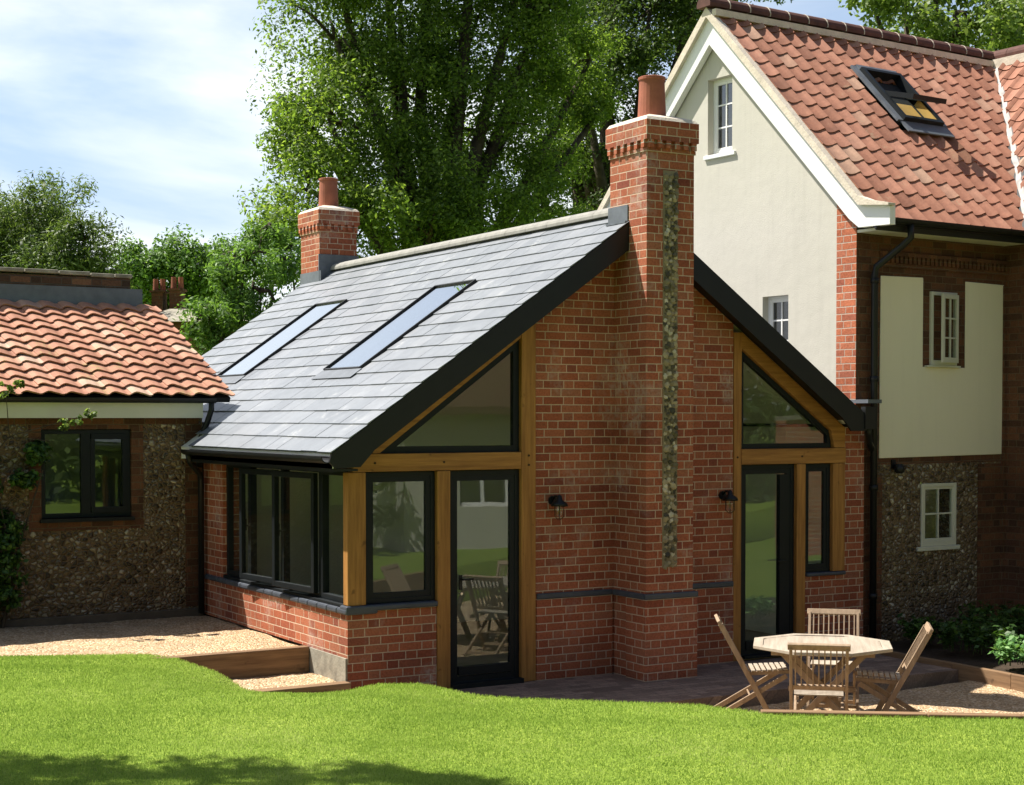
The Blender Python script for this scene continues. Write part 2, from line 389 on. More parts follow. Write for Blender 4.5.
sx = t.nodes.new('ShaderNodeSeparateXYZ'); L(tc.outputs['Generated'], sx.inputs[0])
el = t.nodes.new('ShaderNodeMapRange'); el.inputs[1].default_value = .20; el.inputs[2].default_value = .50; el.inputs[3].default_value = 1.; el.inputs[4].default_value = .12; L(sx.outputs[2], el.inputs[0])
ml = t.nodes.new('ShaderNodeMath'); ml.operation = 'MULTIPLY'; L(cr.outputs[0], ml.inputs[0]); L(el.outputs[0], ml.inputs[1])
# the white haze is strongest towards the sun's side of the sky
dp = t.nodes.new('ShaderNodeVectorMath'); dp.operation = 'DOT_PRODUCT'; L(tc.outputs['Generated'], dp.inputs[0]); dp.inputs[1].default_value = (S.x, S.y, 0)
sm = t.nodes.new('ShaderNodeMapRange'); sm.inputs[1].default_value = -.15; sm.inputs[2].default_value = .18; sm.inputs[3].default_value = .2; sm.inputs[4].default_value = 1.; L(dp.outputs['Value'], sm.inputs[0])
m2 = t.nodes.new('ShaderNodeMath'); m2.operation = 'MULTIPLY'; L(ml.outputs[0], m2.inputs[0]); L(sm.outputs[0], m2.inputs[1]); L(m2.outputs[0], mx.inputs[0])
L(sky.outputs[0], mx.inputs[6]); L(mx.outputs[2], bg.inputs[0]); L(bg.outputs[0], wo.inputs[0])
vs = scene.view_settings; vs.view_transform = 'Standard'; vs.look = 'None'; vs.exposure = 1.0; vs.gamma = 1
scene.cycles.max_bounces = 8; scene.cycles.transparent_max_bounces = 12; scene.cycles.use_adaptive_sampling = True
scene.cycles.caustics_reflective = False; scene.cycles.caustics_refractive = False; scene.cycles.sample_clamp_indirect = 6

# ------------------------------------------------------------------ ground
g = MB(); g.add([(-600, -600, -.3), (600, -600, -.3), (600, 900, -.3), (-600, 900, -.3)], [(0, 1, 2, 3)])
solo(g, 'ground', M['lawn'], (0, 0, -.3), kind='structure', recalc=False)
EDGE = [(-60, 24, .37), (-12, 17.5, .37), (2.06, 15.44, .37), (3.26, 14.88, .37), (4.46, 14.32, .37), (4.62, 13.94, .365), (4.79, 13.32, .31), (4.92, 13.06, .20), (5.04, 12.90, .17), (5.33, 12.66, .17), (5.62, 12.44, .215),
        (5.82, 12.26, .28), (6.03, 11.94, .31), (6.04, 11.61, .33), (6.06, 11.29, .34), (6.10, 10.99, .35), (6.25, 10.62, .37), (6.63, 10.06, .40), (7.10, 9.48, .42), (7.36, 8.88, .42), (7.76, 8.58, .42), (8.22, 8.25, .42), (8.8, 7.84, .42), (9.4, 7.4, .41), (40, -14, .45)]
E3 = np.array(EDGE, float)
seg = np.r_[0, np.cumsum(np.linalg.norm(np.diff(E3[:, :2], axis=0), axis=1))]
def edge_at(s): return np.stack([np.interp(s, seg, E3[:, i]) for i in range(3)], -1)
DD = np.array([-.55, -.835])
def lawn_z(e, d, xy):                 # height of the turf d metres in from its edge
    w1 = np.clip(d/1.6, 0, 1); w1 = w1*w1*(3-2*w1)
    z = e[..., 2]*(1-w1)+.43*w1
    w2 = np.clip((d-4)/9, 0, 1); z = z+.45*w2*w2*(3-2*w2)
    return z+.012*np.sin(xy[..., 0]*2.1+1.3*np.sin(xy[..., 1]*1.1))*np.clip(d*2, 0, 1)+.008*np.sin(xy[..., 1]*5.3+xy[..., 0]*3.7)*np.clip(d*2, 0, 1)
ss = np.unique(np.r_[np.linspace(0, seg[2], 12), np.linspace(seg[2], seg[-2], 260), np.linspace(seg[-2], seg[-1], 12)])
ee = edge_at(ss); ds = np.r_[0, .03, .08, np.linspace(.15, 8, 60), np.linspace(9, 80, 16)]
gv = []
gv.append(np.c_[ee[:, :2], np.full(len(ee), -.28)])
for d in ds:
    xy = ee[:, :2]+DD*d; z = lawn_z(ee, np.full(len(ee), d), xy)
    if d == 0: z = z-.012
    gv.append(np.c_[xy, z])
G = np.concatenate(gv); nc = len(ee); nr = len(gv)
g = MB(); g.v = [tuple(p) for p in G]; g.f = [(r*nc+c, (r+1)*nc+c, (r+1)*nc+c+1, r*nc+c+1) for r in range(nr-1) for c in range(nc-1)]; g.t = [.5]*len(g.f)
solo(g, 'lawn', M['lawn'], (5, 8, 0), kind='structure', smooth=True, recalc=False)
# grass blades over the part of the lawn near the house
N0 = 1100000
s_ = RNG.uniform(seg[1]+8, seg[-2]+1.5, N0); d_ = RNG.uniform(0, 8, N0)
e_ = edge_at(s_); xy = e_[:, :2]+DD*d_[:, None]; z = lawn_z(e_, d_, xy); P = np.c_[xy, z]
px, py, dd = project(P); keep = (px > -60) & (px < 1090) & (py < 830) & (py > 560) & (dd > 7)
P = P[keep][:520000]; n = len(P)
hh = RNG.uniform(.008, .021, n)*(.8+.4*RNG.random(n)); ang = RNG.uniform(0, 2*np.pi, n); ln = RNG.uniform(.0, .7, n)*hh
a2 = RNG.uniform(0, 2*np.pi, n); wd = RNG.uniform(.0022, .0042, n)
tip = P+np.c_[np.cos(a2)*ln, np.sin(a2)*ln, hh]; sd = np.c_[np.cos(ang)*wd, np.sin(ang)*wd, np.zeros(n)]
V = np.stack([P-sd, P+sd, tip], 1).reshape(-1, 3)
o = quads('grass', V, RNG.random(n), M['blade'], nv=3); tag(o, kind='stuff')

def sheet(pts, z, name, mat, loc=(0, 0, 0), kind='structure'):
    g = MB(); g.add([(p[0], p[1], z) for p in pts], [tuple(range(len(pts)))]); return solo(g, name, mat, loc, kind=kind, recalc=False)
def bumpy(x0, x1, y0, y1, z, name, mat, amp=.02, step=.08, clip=None):
    nx = int((x1-x0)/step)+2; ny = int((y1-y0)/step)+2
    X, Y = np.meshgrid(np.linspace(x0, x1, nx), np.linspace(y0, y1, ny))
    Z = z+amp*(np.sin(X*3.1+Y*1.3)*.5+np.sin(Y*4.7-X*2.2)*.4+np.sin(X*9.1+Y*7.7)*.25+RNG.normal(size=X.shape)*.22)
    g = MB(); g.v = list(map(tuple, np.stack([X, Y, Z], -1).reshape(-1, 3)))
    g.f = [(r*nx+c, r*nx+c+1, (r+1)*nx+c+1, (r+1)*nx+c) for r in range(ny-1) for c in range(nx-1)]; g.t = [.5]*len(g.f)
    return solo(g, name, mat, ((x0+x1)/2, (y0+y1)/2, z), kind='structure', smooth=True, recalc=False)
bumpy(-14, 5.94, 14.08, 17.04, .345, 'gravel_terrace', M['gravel'], .012)
bumpy(-14, 4.45, 12.5, 14.08, .338, 'gravel_path', M['gravel'], .008)
bumpy(4.42, 5.94, 13.15, 13.98, .135, 'gravel_step', M['gravel'], .012, .05)
bumpy(6.0, 11.98, 5.5, 11.45, -.1, 'gravel_patio', M['gravel'], .012)
g = MB(); g.prism([(5.4, 11.6), (11.97, 11.6), (12.0, 12.3), (12.28, 13.15), (12.28, 13.25), (5.4, 13.25)], 'z', -.25, -.002); solo(g, 'patio_paving', M['paving'], (9, 12, 0), kind='structure')
# sleepers
def sleeper(p, q, w_, h_, label, mat='timber', name='timber_sleeper', cat='sleeper', grp='timber sleepers edging the gravel'):
    p, q = Vector(p), Vector(q); mid = (p+q)/2; ln_ = (q-p).length; a = math.atan2(q.y-p.y, q.x-p.x)
    g = MB(); n = max(2, int(ln_/.25))
    pts = [(-ln_/2+ln_*i/n) for i in range(n+1)]
    g.box(-ln_/2, ln_/2, -w_/2, w_/2, -h_/2, h_/2)
    o = g.build(name, M[mat], None, bevel=.008); o.location = mid-Vector((0, 0, h_/2)); o.rotation_euler = (0, 0, a)
    return tag(o, label, cat, grp)
sleeper((4.35, 14.03, .372), (5.925, 14.06, .372), .11, .26, 'long brown timber sleeper holding back the upper gravel beside the brick wall', 'timber')
sleeper((4.75, 13.09, .165), (5.925, 13.115, .165), .13, .22, 'low timber sleeper edging the small gravel step at the lawn', 'timber')
sleeper((7.30, 8.98, .44), (8.25, 8.30, .44), .09, .55, 'timber edging board below the garden table, left length along the lawn', 'timber')
sleeper((8.255, 8.296, .44), (9.9, 7.12, .44), .09, .55, 'timber edging board along the lawn to the right of the garden table', 'timber')
bedp = [(12.3, 13.1), (12.05, 12.8), (12.0, 12.35), (12.0, 11.7), (11.98, 10.9), (11.95, 9.6)]
bl = ['at the foot of the downpipe, farthest piece', 'second piece from the downpipe', 'third piece, behind the right chair', 'fourth piece, in front of the leafy plants', 'nearest piece, sunlit by the leafy plants']
for i in range(5):
    sleeper((*bedp[i], .055), (*bedp[i+1], .055), .06, .24, 'low timber bed edging '+bl[i], 'timber', 'bed_edging', 'edging', 'timber edging of the flower bed')
sheet([(12.4, 13.35), (12.1, 12.6), (12.02, 12.2), (12.0, 11.45), (12.0, 9.0), (18, 9.0), (18, 13.6)], .02, 'flower_bed_soil', M['soil'], (14, 11, 0))

# ------------------------------------------------------------------ extension
X0, Y0 = 5.95, 13.18
ext = thing('brick_extension', 'red brick and oak framed extension with grey slate roof and two brick chimneys', 'extension', (X0, Y0, 0))
SL = .703; EX, EZ, RX, RZ = 5.68, 2.23, 9.05, 4.60          # eave and ridge of the slate plane
def rz(x): return EZ+SL*(x-EX) if x <= RX else RZ-SL*(x-RX)
YF, YB = 12.93, 20.95
# walls
g = MB(); g.prism([(7.935, 0), (10.33, 0), (10.33, rz(10.33)-.15), (RX, RZ-.15), (7.935, rz(7.935)-.15)], 'y', Y0, Y0+.25)
g.build('wall', M['brick'], ext)
g = MB(); g.box(X0, 6.855, Y0, Y0+.25, -.1, .785); g.build('plinth_wall', M['brick'], ext)
g = MB(); g.box(X0, X0+.25, Y0+.252, 17.04, .362, .755); g.box(X0+.003, X0+.25, 16.43, 17.04, .757, 2.08); g.build('side_wall', M['brick'], ext)
g = MB(); g.box(11.305, 11.862, Y0, Y0+.25, -.1, .835); g.box(11.864, 12.14, Y0, Y0+.25, -.1, 2.62); g.build('pier_wall', M['brick'], ext)
g = MB(); g.box(X0-.02, X0-.001, Y0+.004, 14.02, -.1, .362); g.build('concrete_footing', M['conc'], ext)
g = MB(); g.prism([(X0, 2.08), (RX, RZ-.18), (12.1, 2.4), (12.1, -.1), (X0, -.1)], 'y', 20.55, 20.8); g.box(X0, X0+.25, 17.3, 20.54, -.1, 2.1); g.build('rear_wall', M['brick_old'], ext)
g = MB(); g.box(X0+.01, 12.12, Y0+.01, 20.5, -.08, .03); g.build('floor', M['floor'], ext)
g = MB(); g.box(11.9, 11.95, 13.5, 20.5, .03, 2.5); g.prism([(6.3, .03), (11.88, .03), (11.88, 2.4), (RX, RZ-.25), (6.3, 2.3)], 'y', 20.45, 20.53)
g.box(6.22, 6.28, 16.5, 20.4, .03, 2.3); g.box(7.95, 10.32, Y0+.255, Y0+.27, .03, 3.6); g.prism([(6.25, .03), (11.88, .03), (11.88, 2.4), (RX, RZ-.25), (6.25, 2.25)], 'y', 17.2, 17.3); g.build('inner_wall', M['plaster'], ext)
# lower brick step (plinth band) with blue brick course
for a, b in ((7.938, 8.81), (9.432, 10.325)):
    g = MB(); g.box(a, b, Y0-.022, Y0-.001, -.05, .785); g.build('plinth_skin', M['brick'], ext)
    g = MB(); g.box(a+.002, b-.002, Y0-.034, Y0-.003, .788, .842); g.build('plinth_course', M['bluebrick'], ext, bevel=.01)
# roof slab
g = MB()
def slab(x0, x1, y0, y1, th=.13):
    a, b = rz(x0)-.02, rz(x1)-.02; g.prism([(x0, a), (x1, b), (x1, b-th), (x0, a-th)], 'y', y0, y1)
SK = [(14.72, 15.65), (18.0, 18.97)]; SX0, SX1 = 6.81, 8.15
for a, b in ((YF+.005, 14.72), (15.65, 18.0), (18.97, YB)): slab(EX+.02, RX-.001, a, b)
for a, b in SK: slab(EX+.02, SX0, a+.001, b-.001); slab(SX1, RX-.001, a+.001, b-.001)
slab(RX+.001, 11.86, YF+.005, YB); g.build('roof_deck', M['plaster'], ext)
# slates
def slate_roof():
    g = MB(); n = 19; Ltot = math.hypot(RX-EX, RZ-EZ); ga = Ltot/n; cs, sn = (RX-EX)/Ltot, (RZ-EZ)/Ltot
    def W(y, s, h): return (EX+s*cs-h*sn, y, EZ+s*sn+h*cs)
    for j in range(n):
        s0 = j*ga; s1 = s0+ga*1.12 if j < n-1 else s0+ga
        x = EX+(s0+ga/2)*cs
        ymax = 16.72 if x < 5.85 else (17.0 if x < 6.0 else YB)
        y = YF-.02; first = True
        cuts = [(a, b) for a, b in SK if SX0-.02 < x < SX1+.02]
        while y < ymax:
            wd_ = random.choice((.30, .30, .30, .30, .38, .26))
            if first and j % 2: wd_ = .15
            first = False
            a, b = y, min(y+wd_, ymax); y += wd_
            parts = [(a, b)]
            for c0, c1 in cuts:
                nn = []
                for p, q in parts:
                    if q <= c0 or p >= c1: nn.append((p, q))
                    else:
                        if p < c0-.02: nn.append((p, c0))
                        if q > c1+.02: nn.append((c1, q))
                parts = nn
            for p, q in parts:
                if q-p < .02: continue
                g.cur = random.random(); jz = random.uniform(-.0015, .002); js = random.uniform(-.004, .004); p += .0015; q -= .0015
                lo, hi = .017+jz, .004+jz
                vs = [W(p, s0+js, lo-.012), W(q, s0+js, lo-.012), W(q, s0+js, lo), W(p, s0+js, lo), W(p, s1, hi), W(q, s1, hi)]
                g.add(vs, [(0, 1, 2, 3), (3, 2, 5, 4), (0, 3, 4), (1, 5, 2)])
    return g
slate_roof().build('slate_roof', M['slate'], ext, recalc=False)
g = MB(); g.prism([(RX+.002, RZ-.015), (11.9, rz(11.9)-.015), (11.9, rz(11.9)), (RX+.002, RZ)], 'y', YF, YB); g.build('far_slate_slope', M['slate'], ext)
g = MB()
for i in range(17):
    y0 = 13.27+i*.448; y1 = min(y0+.445, 20.75); pr = [(.12*math.sin(a), .085*math.cos(a)) for a in [R(-100+20*k) for k in range(11)]]
    g.prism([(RX+p[0], RZ-.01+p[1]) for p in pr], 'y', y0, y1)
g.build('ridge_tiles', M['ridge'], ext)
# barge boards
g = MB()
g.prism([(EX-.0, EZ-.005), (8.838, rz(8.838)-.005), (8.838, rz(8.838)-.27), (6.10, rz(6.10)-.27), (5.96, 2.105), (5.72, 2.095), (EX-.02, 2.15)], 'y', YF-.015, YF+.01)
g.prism([(9.405, rz(9.405)-.005), (11.88, rz(11.88)-.005), (11.93, 2.60), (11.93, 2.40), (11.72, 2.40), (11.60, rz(11.60)-.27), (9.405, rz(9.405)-.27)], 'y', YF-.015, YF+.01)
g.build('barge_board', M['black'], ext)
g = MB()
g.prism([(5.97, rz(5.97)-.155), (8.838, rz(8.838)-.155), (8.838, rz(8.838)-.185), (5.97, rz(5.97)-.185)], 'y', YF+.012, Y0-.002)
g.prism([(9.405, rz(9.405)-.155), (11.75, rz(11.75)-.155), (11.75, rz(11.75)-.185), (9.405, rz(9.405)-.185)], 'y', YF+.012, Y0-.002)
g.box(5.72, 5.947, YF+.012, 16.7, 2.068, 2.09); g.build('soffit', M['black'], ext)
g = MB(); g.box(5.70, 5.72, YF+.012, 16.72, 2.06, 2.20); g.build('fascia', M['black'], ext)
g = MB(); g.box(11.861, 11.885, YF+.012, 20.9, 2.44, 2.63); g.build('fascia', M['black'], ext)
g = MB()
pr = [(5.645+.058*math.cos(R(a)), 2.20+.06*math.sin(R(a))) for a in range(180, 361, 20)]+[(5.645+.048*math.cos(R(a)), 2.20+.05*math.sin(R(a))) for a in range(360, 179, -20)]
g.prism(pr, 'y', YF+.0, 16.75); g.build('gutter', M['black'], ext)
g = MB(); g.box(11.93, 12.08, 12.97, 20.9, 2.52, 2.56); g.box(11.90, 12.06, 12.90, 12.968, 2.42, 2.66); g.build('box_gutter', M['black'], ext)
g = MB(); g.box(12.115, 12.13, 13.3, 15.5, 2.56, 2.80); g.box(12.0, 12.2, 12.97, 13.25, 2.70, 2.74); g.build('lead_flashing', M['lead'], ext)
g = MB()
g.tube([(11.98, 12.94, 2.44), (12.02, 12.98, 2.36), (12.12, 13.08, 2.27), (12.2, 13.12, 2.2)], .036, 10); g.build('overflow_pipe', M['black'], ext, smooth=True)
# sills on the side
g = MB()
y = 13.142
while y < 16.95:
    g.box(5.918, 6.24, y, min(y+.222, 16.95), .757, .815); y += .225
g.build('side_sill', M['bluebrick'], ext, bevel=.018)
g = MB(); g.box(5.945, 6.22, 13.275, 16.42, .817, .845); g.build('inner_sill', M['frame'], ext, bevel=.006)
g = MB(); g.box(5.922, 6.857, 13.14, 13.30, .787, .838); g.build('front_sill', M['bluebrick'], ext, bevel=.015)
g = MB(); g.box(11.31, 11.86, Y0-.04, 13.30, .837, .875); g.build('side_light_sill', M['bluebrick'], ext, bevel=.012)
# oak frame
OY0, OY1 = Y0-.012, Y0+.14
def oak(name, x0, x1, z0, z1, mat='oakv', y0=OY0, y1=OY1):
    g = MB(); g.box(x0, x1, y0, y1, z0, z1); return g.build(name, M[mat], ext, bevel=.006)
oak('oak_post', X0-.002, 6.13, .84, 2.048, y1=Y0+.092)
oak('oak_post', 6.862, 6.998, 0, 2.048)
oak('oak_post', 7.772, 7.932, 0, rz(7.77)-.20)
oak('oak_beam', 6.0, 7.77, 2.052, 2.215, 'oakh')
oak('oak_post', 10.333, 10.435, 0, rz(10.43)-.20)
oak('oak_post', 11.185, 11.305, 0, 2.048)
oak('oak_post', 11.69, 11.86, .878, 2.048)
oak('oak_beam', 10.437, 11.87, 2.052, 2.215, 'oakh')
g = MB()
g.prism([(6.03, 2.219), (6.27, 2.219), (7.768, rz(7.768)-.39), (7.768, rz(7.768)-.19), (6.08, rz(6.08)-.19)], 'y', OY0+.003, OY1); g.build('oak_rafter', M['oakh'], ext, bevel=.004)
g = MB()
g.prism([(11.71, 2.219), (11.86, 2.219), (11.86, rz(11.86)-.19), (10.437, rz(10.437)-.19), (10.437, rz(10.437)-.36), (11.66, rz(11.66)-.36)], 'y', OY0+.003, OY1); g.build('oak_rafter', M['oakh'], ext, bevel=.004)
pegm = plain('dark_peg', (.07, .035, .012), .7)
for x, z in ((6.10, 2.14), (6.93, 2.13), (7.85, 2.18), (7.85, 2.09), (6.22, 2.13), (10.38, 2.13), (11.25, 2.13)):
    g = MB(); g.tube([(x, OY0-.008, z), (x, OY0+.02, z)], .011, 8); g.build('oak_peg', pegm, ext)
# front glazing
def framed(par, name, x0, x1, z0, z1, y=Y0+.035, fw_=.055, pane='glass', inner=.045, mat='frame', depth=.06):
    g = MB(); g.prism([(x0, z0), (x1, z0), (x1, z1), (x0, z1)], 'y', y, y+depth, [[(x0+fw_, z0+fw_), (x0+fw_, z1-fw_), (x1-fw_, z1-fw_), (x1-fw_, z0+fw_)]])
    fr = g.build(name, M[mat], par, bevel=.004)
    g = MB(); a = fw_-.004; b = fw_+inner
    if inner:
        g.prism([(x0+a, z0+a), (x1-a, z0+a), (x1-a, z1-a), (x0+a, z1-a)], 'y', y+.008, y+depth-.01, [[(x0+b, z0+b), (x0+b, z1-b), (x1-b, z1-b), (x1-b, z0+b)]])
        g.build('sash', M[mat], fr, bevel=.004)
    else: b = fw_
    g = MB(); g.box(x0+b-.01, x1-b+.01, y+.024, y+.030, z0+b-.01, z1-b+.01); g.build('pane', M[pane], fr)
    return fr
framed(ext, 'window', 6.133, 6.858, .842, 2.048, fw_=.045, inner=.05)
d1 = framed(ext, 'door', 7.0, 7.77, .0, 2.048, fw_=.05, inner=.05)
g = MB(); g.box(7.11, 7.67, Y0+.03, Y0+.09, .11, .19); g.build('bottom_rail', M['frame'], d1)
g = MB(); g.box(7.0, 7.77, Y0-.06, Y0+.03, .0, .045); g.build('threshold', M['frame'], d1)
g = MB(); g.tube([(7.13, Y0+.03, 1.02), (7.13, Y0-.02, 1.02), (7.24, Y0-.02, 1.02)], .009, 8); g.box(7.115, 7.145, Y0+.025, Y0+.04, .92, 1.06); g.build('handle', M['black'], d1)
g = MB(); g.tube([(7.13, Y0+.03, .885), (7.13, Y0+.012, .885)], .014, 10); g.build('lock', M['metal'], d1)
d2 = framed(ext, 'door', 10.437, 11.183, .0, 2.048, fw_=.05, inner=.05)
g = MB(); g.box(10.54, 11.08, Y0+.03, Y0+.09, .10, .19); g.build('bottom_rail', M['frame'], d2)
g = MB(); g.box(10.45, 11.17, Y0-.06, Y0+.03, .022, .05); g.build('threshold', M['frame'], d2)
g = MB(); g.box(10.985, 11.08, Y0+.031, Y0+.088, .19, 1.94); g.build('wide_stile', M['frame'], d2)
g = MB(); g.tube([(11.03, Y0+.03, 1.02), (11.03, Y0-.02, 1.02), (10.92, Y0-.02, 1.02)], .009, 8); g.build('handle', M['black'], d2)
framed(ext, 'side_light', 11.308, 11.687, .878, 2.048, fw_=.045, inner=.04)
def tri(pts, inset, name):
    def ins(pts, d):
        n = len(pts); out = []
        for i in range(n):
            p0, p1, p2 = Vector(pts[i-1]), Vector(pts[i]), Vector(pts[(i+1) % n])
            a = (p1-p0).normalized(); b = (p2-p1).normalized(); na = Vector((-a.y, a.x)); nb = Vector((-b.y, b.x))
            bis = (na+nb).normalized(); out.append(tuple(p1+bis*(d/max(.2, bis.dot(na)))))
        return out
    q = ins(pts, inset)
    g = MB(); g.prism(pts, 'y', Y0+.035, Y0+.095, [list(reversed(q))]); fr = g.build(name, M['frame'], ext)
    g = MB(); g.prism(ins(pts, inset-.008), 'y', Y0+.06, Y0+.066); g.build('pane', M['glass'], fr)
tri([(6.275, 2.217), (7.767, 2.217), (7.767, rz(7.767)-.392)], .062, 'gable_window')
tri([(10.439, 2.217), (11.69, 2.217), (11.69, rz(11.69)-.362), (10.439, rz(10.439)-.362)], .052, 'gable_window')
# side glazing (frame along y)
def sideframe(y0, y1, name, x=5.99, fw_=.05, z0=.847, z1=2.062):
    g = MB(); g.prism([(y0, z0), (y1, z0), (y1, z1), (y0, z1)], 'x', x, x+.07, [[(y0+fw_, z0+fw_), (y0+fw_, z1-fw_), (y1-fw_, z1-fw_), (y1-fw_, z0+fw_)]])
    return g.build(name, M['frame'], ext, bevel=.004)
f = sideframe(13.275, 13.885, 'window'); g = MB(); g.box(6.02, 6.026, 13.315, 13.845, .89, 2.02); g.build('pane', M['glass'], f)
f1 = sideframe(13.887, 14.835, 'window', fw_=.035); f2 = sideframe(14.837, 15.735, 'window', fw_=.035)
f = sideframe(15.737, 16.425, 'window'); g = MB(); g.box(6.02, 6.026, 15.78, 16.385, .89, 2.02); g.build('pane', M['glass'], f)
def sash(par, yh, ln_, ang, x=5.985):
    # side-hung casement swung outwards about its near upright
    mt = Matrix.Translation((x, yh, 0)) @ Matrix.Rotation(ang, 4, 'Z')
    g = MB(); s_ = .055; z0, z1 = .885, 2.022
    g.box(-.05, 0, 0, s_, z0, z1, mt); g.box(-.05, 0, ln_-s_, ln_, z0, z1, mt)
    g.box(-.05, 0, s_, ln_-s_, z0, z0+s_, mt); g.box(-.05, 0, s_, ln_-s_, z1-s_, z1, mt)
    f = g.build('open_sash', M['frame'], par, bevel=.004)
    g = MB(); g.box(-.028, -.022, s_-.01, ln_-s_+.01, z0+s_-.01, z1-s_+.01, mt); g.build('pane', M['glass'], f)
    g = MB(); g.box(0, .015, ln_-.045, ln_-.015, 1.38, 1.50, mt); g.box(.015, .035, ln_-.12, ln_-.02, 1.42, 1.435, mt); g.build('handle', M['black'], f)
sash(f1, 13.925, .84, R(6)); sash(f2, 14.90, .76, R(7))
# skylights
def skylight(y0, y1):
    Ltot = math.hypot(RX-EX, RZ-EZ); cs, sn = (RX-EX)/Ltot, (RZ-EZ)/Ltot
    a = (SX0-EX)/cs; b = (SX1-EX)/cs
    mt = Matrix(((cs, 0, -sn, EX), (0, 1, 0, 0), (sn, 0, cs, EZ), (0, 0, 0, 1)))
    g = MB(); e = .02
    g.box(a, b, y0, y0+e, -.1, .042, mt); g.box(a, b, y1-e, y1, -.1, .042, mt); g.box(a, a+e, y0+e, y1-e, -.1, .036, mt); g.box(b-e, b, y0+e, y1-e, -.1, .042, mt)
    f = g.build('skylight', M['black'], ext)
    g = MB(); g.box(a+e-.004, b-e+.004, y0+e-.004, y1-e+.004, .016, .024, mt); g.build('pane', M['glass_sky'], f)
    g = MB(); g.box(a-.16, a-.002, y0-.03, y1+.03, .018, .024, mt); g.build('apron', M['lead'], f)
for a, b in SK: skylight(a, b)
# chimneys
def chimney(x0, x1, y0, y1, ztop, base, flint=False, dz=0):
    cx, cy = (x0+x1)/2, (y0+y1)/2
    g = MB(); zt = ztop-.30
    g.box(x0, x1, y0, y1, base, zt)
    if flint: g.box(x0-.028, x1+.03, y0-.035, y0+.3, -.08, .786)
    g.box(x0-.012, x1+.012, y0-.012, y1+.012, zt, zt+.035)
    g.box(x0-.03, x1+.03, y0-.04, y1+.04, zt+.11, ztop)
    sh = g.build('chimney', M['brick_ch'], ext)
    g = MB(); n = 6                       # row of dentils
    for i in range(n):
        for (a0, a1, b0, b1) in ((x0-.035, x0+.02, y0+(y1-y0-.05)*i/(n-1), y0+(y1-y0-.05)*i/(n-1)+.05), (x0+(x1-x0-.05)*i/(n-1), x0+(x1-x0-.05)*i/(n-1)+.05, y0-.045, y0+.02)):
            g.box(a0, a1, b0, b1, zt+.036, zt+.109)
    g.box(x0-.005, x1+.005, y0-.006, y1+.006, zt+.036, zt+.109)
    g.build('dentils', M['brick_q'], sh)
    g = MB(); X = (x0-.025, x1+.025, y0-.035, y1+.035); m_ = .15
    vsb = [(X[0], X[2], ztop+.001), (X[1], X[2], ztop+.001), (X[1], X[3], ztop+.001), (X[0], X[3], ztop+.001)]
    mid = [(cx+(p[0]-cx)*.93, cy+(p[1]-cy)*.93, ztop+.035) for p in vsb]
    top = [(cx+(p[0]-cx)*.5, cy+(p[1]-cy)*.5, ztop+.085) for p in vsb]
    vs_ = vsb+mid+top
    g.add(vs_, [(0, 1, 5, 4), (1, 2, 6, 5), (2, 3, 7, 6), (3, 0, 4, 7), (4, 5, 9, 8), (5, 6, 10, 9), (6, 7, 11, 10), (7, 4, 8, 11), (8, 9, 10, 11)])
    g.build('mortar_cap', M['mortar'], sh)
    g = MB(); g.lathe((cx, cy, ztop+.05), [(.145, 0), (.14, .06), (.126, .36), (.126, .40), (.136, .405), (.136, .43), (.126, .435), (.108, .435), (.105, .2), (.10, .0)], 24); g.build('chimney_pot', M['clay'], sh, smooth=False)
    if flint:
        g = MB(); y = y0-.036
        g.box(x0-.035, x1+.037, y-.012, y0, .788, .842); g.box(x0-.042, x0-.001, y0, Y0-.036, .788, .842); g.box(x1+.001, x1+.044, y0, Y0-.036, .788, .842)
        g.build('plinth_course', M['bluebrick'], sh, bevel=.01)
        g = MB(); g.box(9.03, 9.205, y0-.004, y0+.01, 1.09, 4.93)
        z = 1.11
        while z < 4.90:
            xx = 9.04+random.uniform(0, .02)
            while xx < 9.185:
                r = random.choice((.014, .02, .026, .034))*random.uniform(.8, 1.15); c = Vector((min(xx+r*.7, 9.185), y0-.003, z+random.uniform(-.01, .01))); g.cur = random.random()
                bm = bmesh.new(); bmesh.ops.create_icosphere(bm, subdivisions=1 if random.random() < .6 else 2, radius=1)
                rx, ry, rzz = r*random.uniform(.7, 1.1), r*random.uniform(.5, .8), r*random.uniform(.7, 1.2); tw = random.uniform(0, 3)
                mt = Matrix.Rotation(tw, 3, 'Y')
                vv = []
                for v in bm.verts:
                    q = v.co*(1+.3*math.sin(v.co.x*5+tw)*math.cos(v.co.z*4-tw)+random.uniform(-.12, .12)); q = mt @ Vector((q.x*rx, 0, q.z*rzz))+Vector((0, q.y*ry, 0)); vv.append(c+q)
                g.add(vv, [tuple(v.index for v in f_.verts) for f_ in bm.faces]); bm.free()
                xx += r*1.75
            z += random.uniform(.026, .042)
        g.build('flint_panel', M['stone'], sh)
    return sh
chA = chimney(8.84, 9.40, 12.62, 13.25, 5.40, -.08, True)
g = MB(); g.box(8.828, 8.839, 12.93, 13.27, rz(8.84)-.05, rz(8.84)+.17); g.box(8.80, 8.838, 12.93, 13.27, rz(8.80)+.02, rz(8.80)+.04); g.build('flashing', M['lead'], chA)
chB = chimney(8.78, 9.34, 20.35, 21.0, 5.40, 2.0)
g = MB(); g.box(8.765, 8.779, 20.28, 21.0, rz(8.77)-.05, rz(8.77)+.16); g.box(8.76, 9.36, 20.325, 20.345, rz(8.76)-.1, RZ+.19); g.build('flashing', M['lead'], chB)
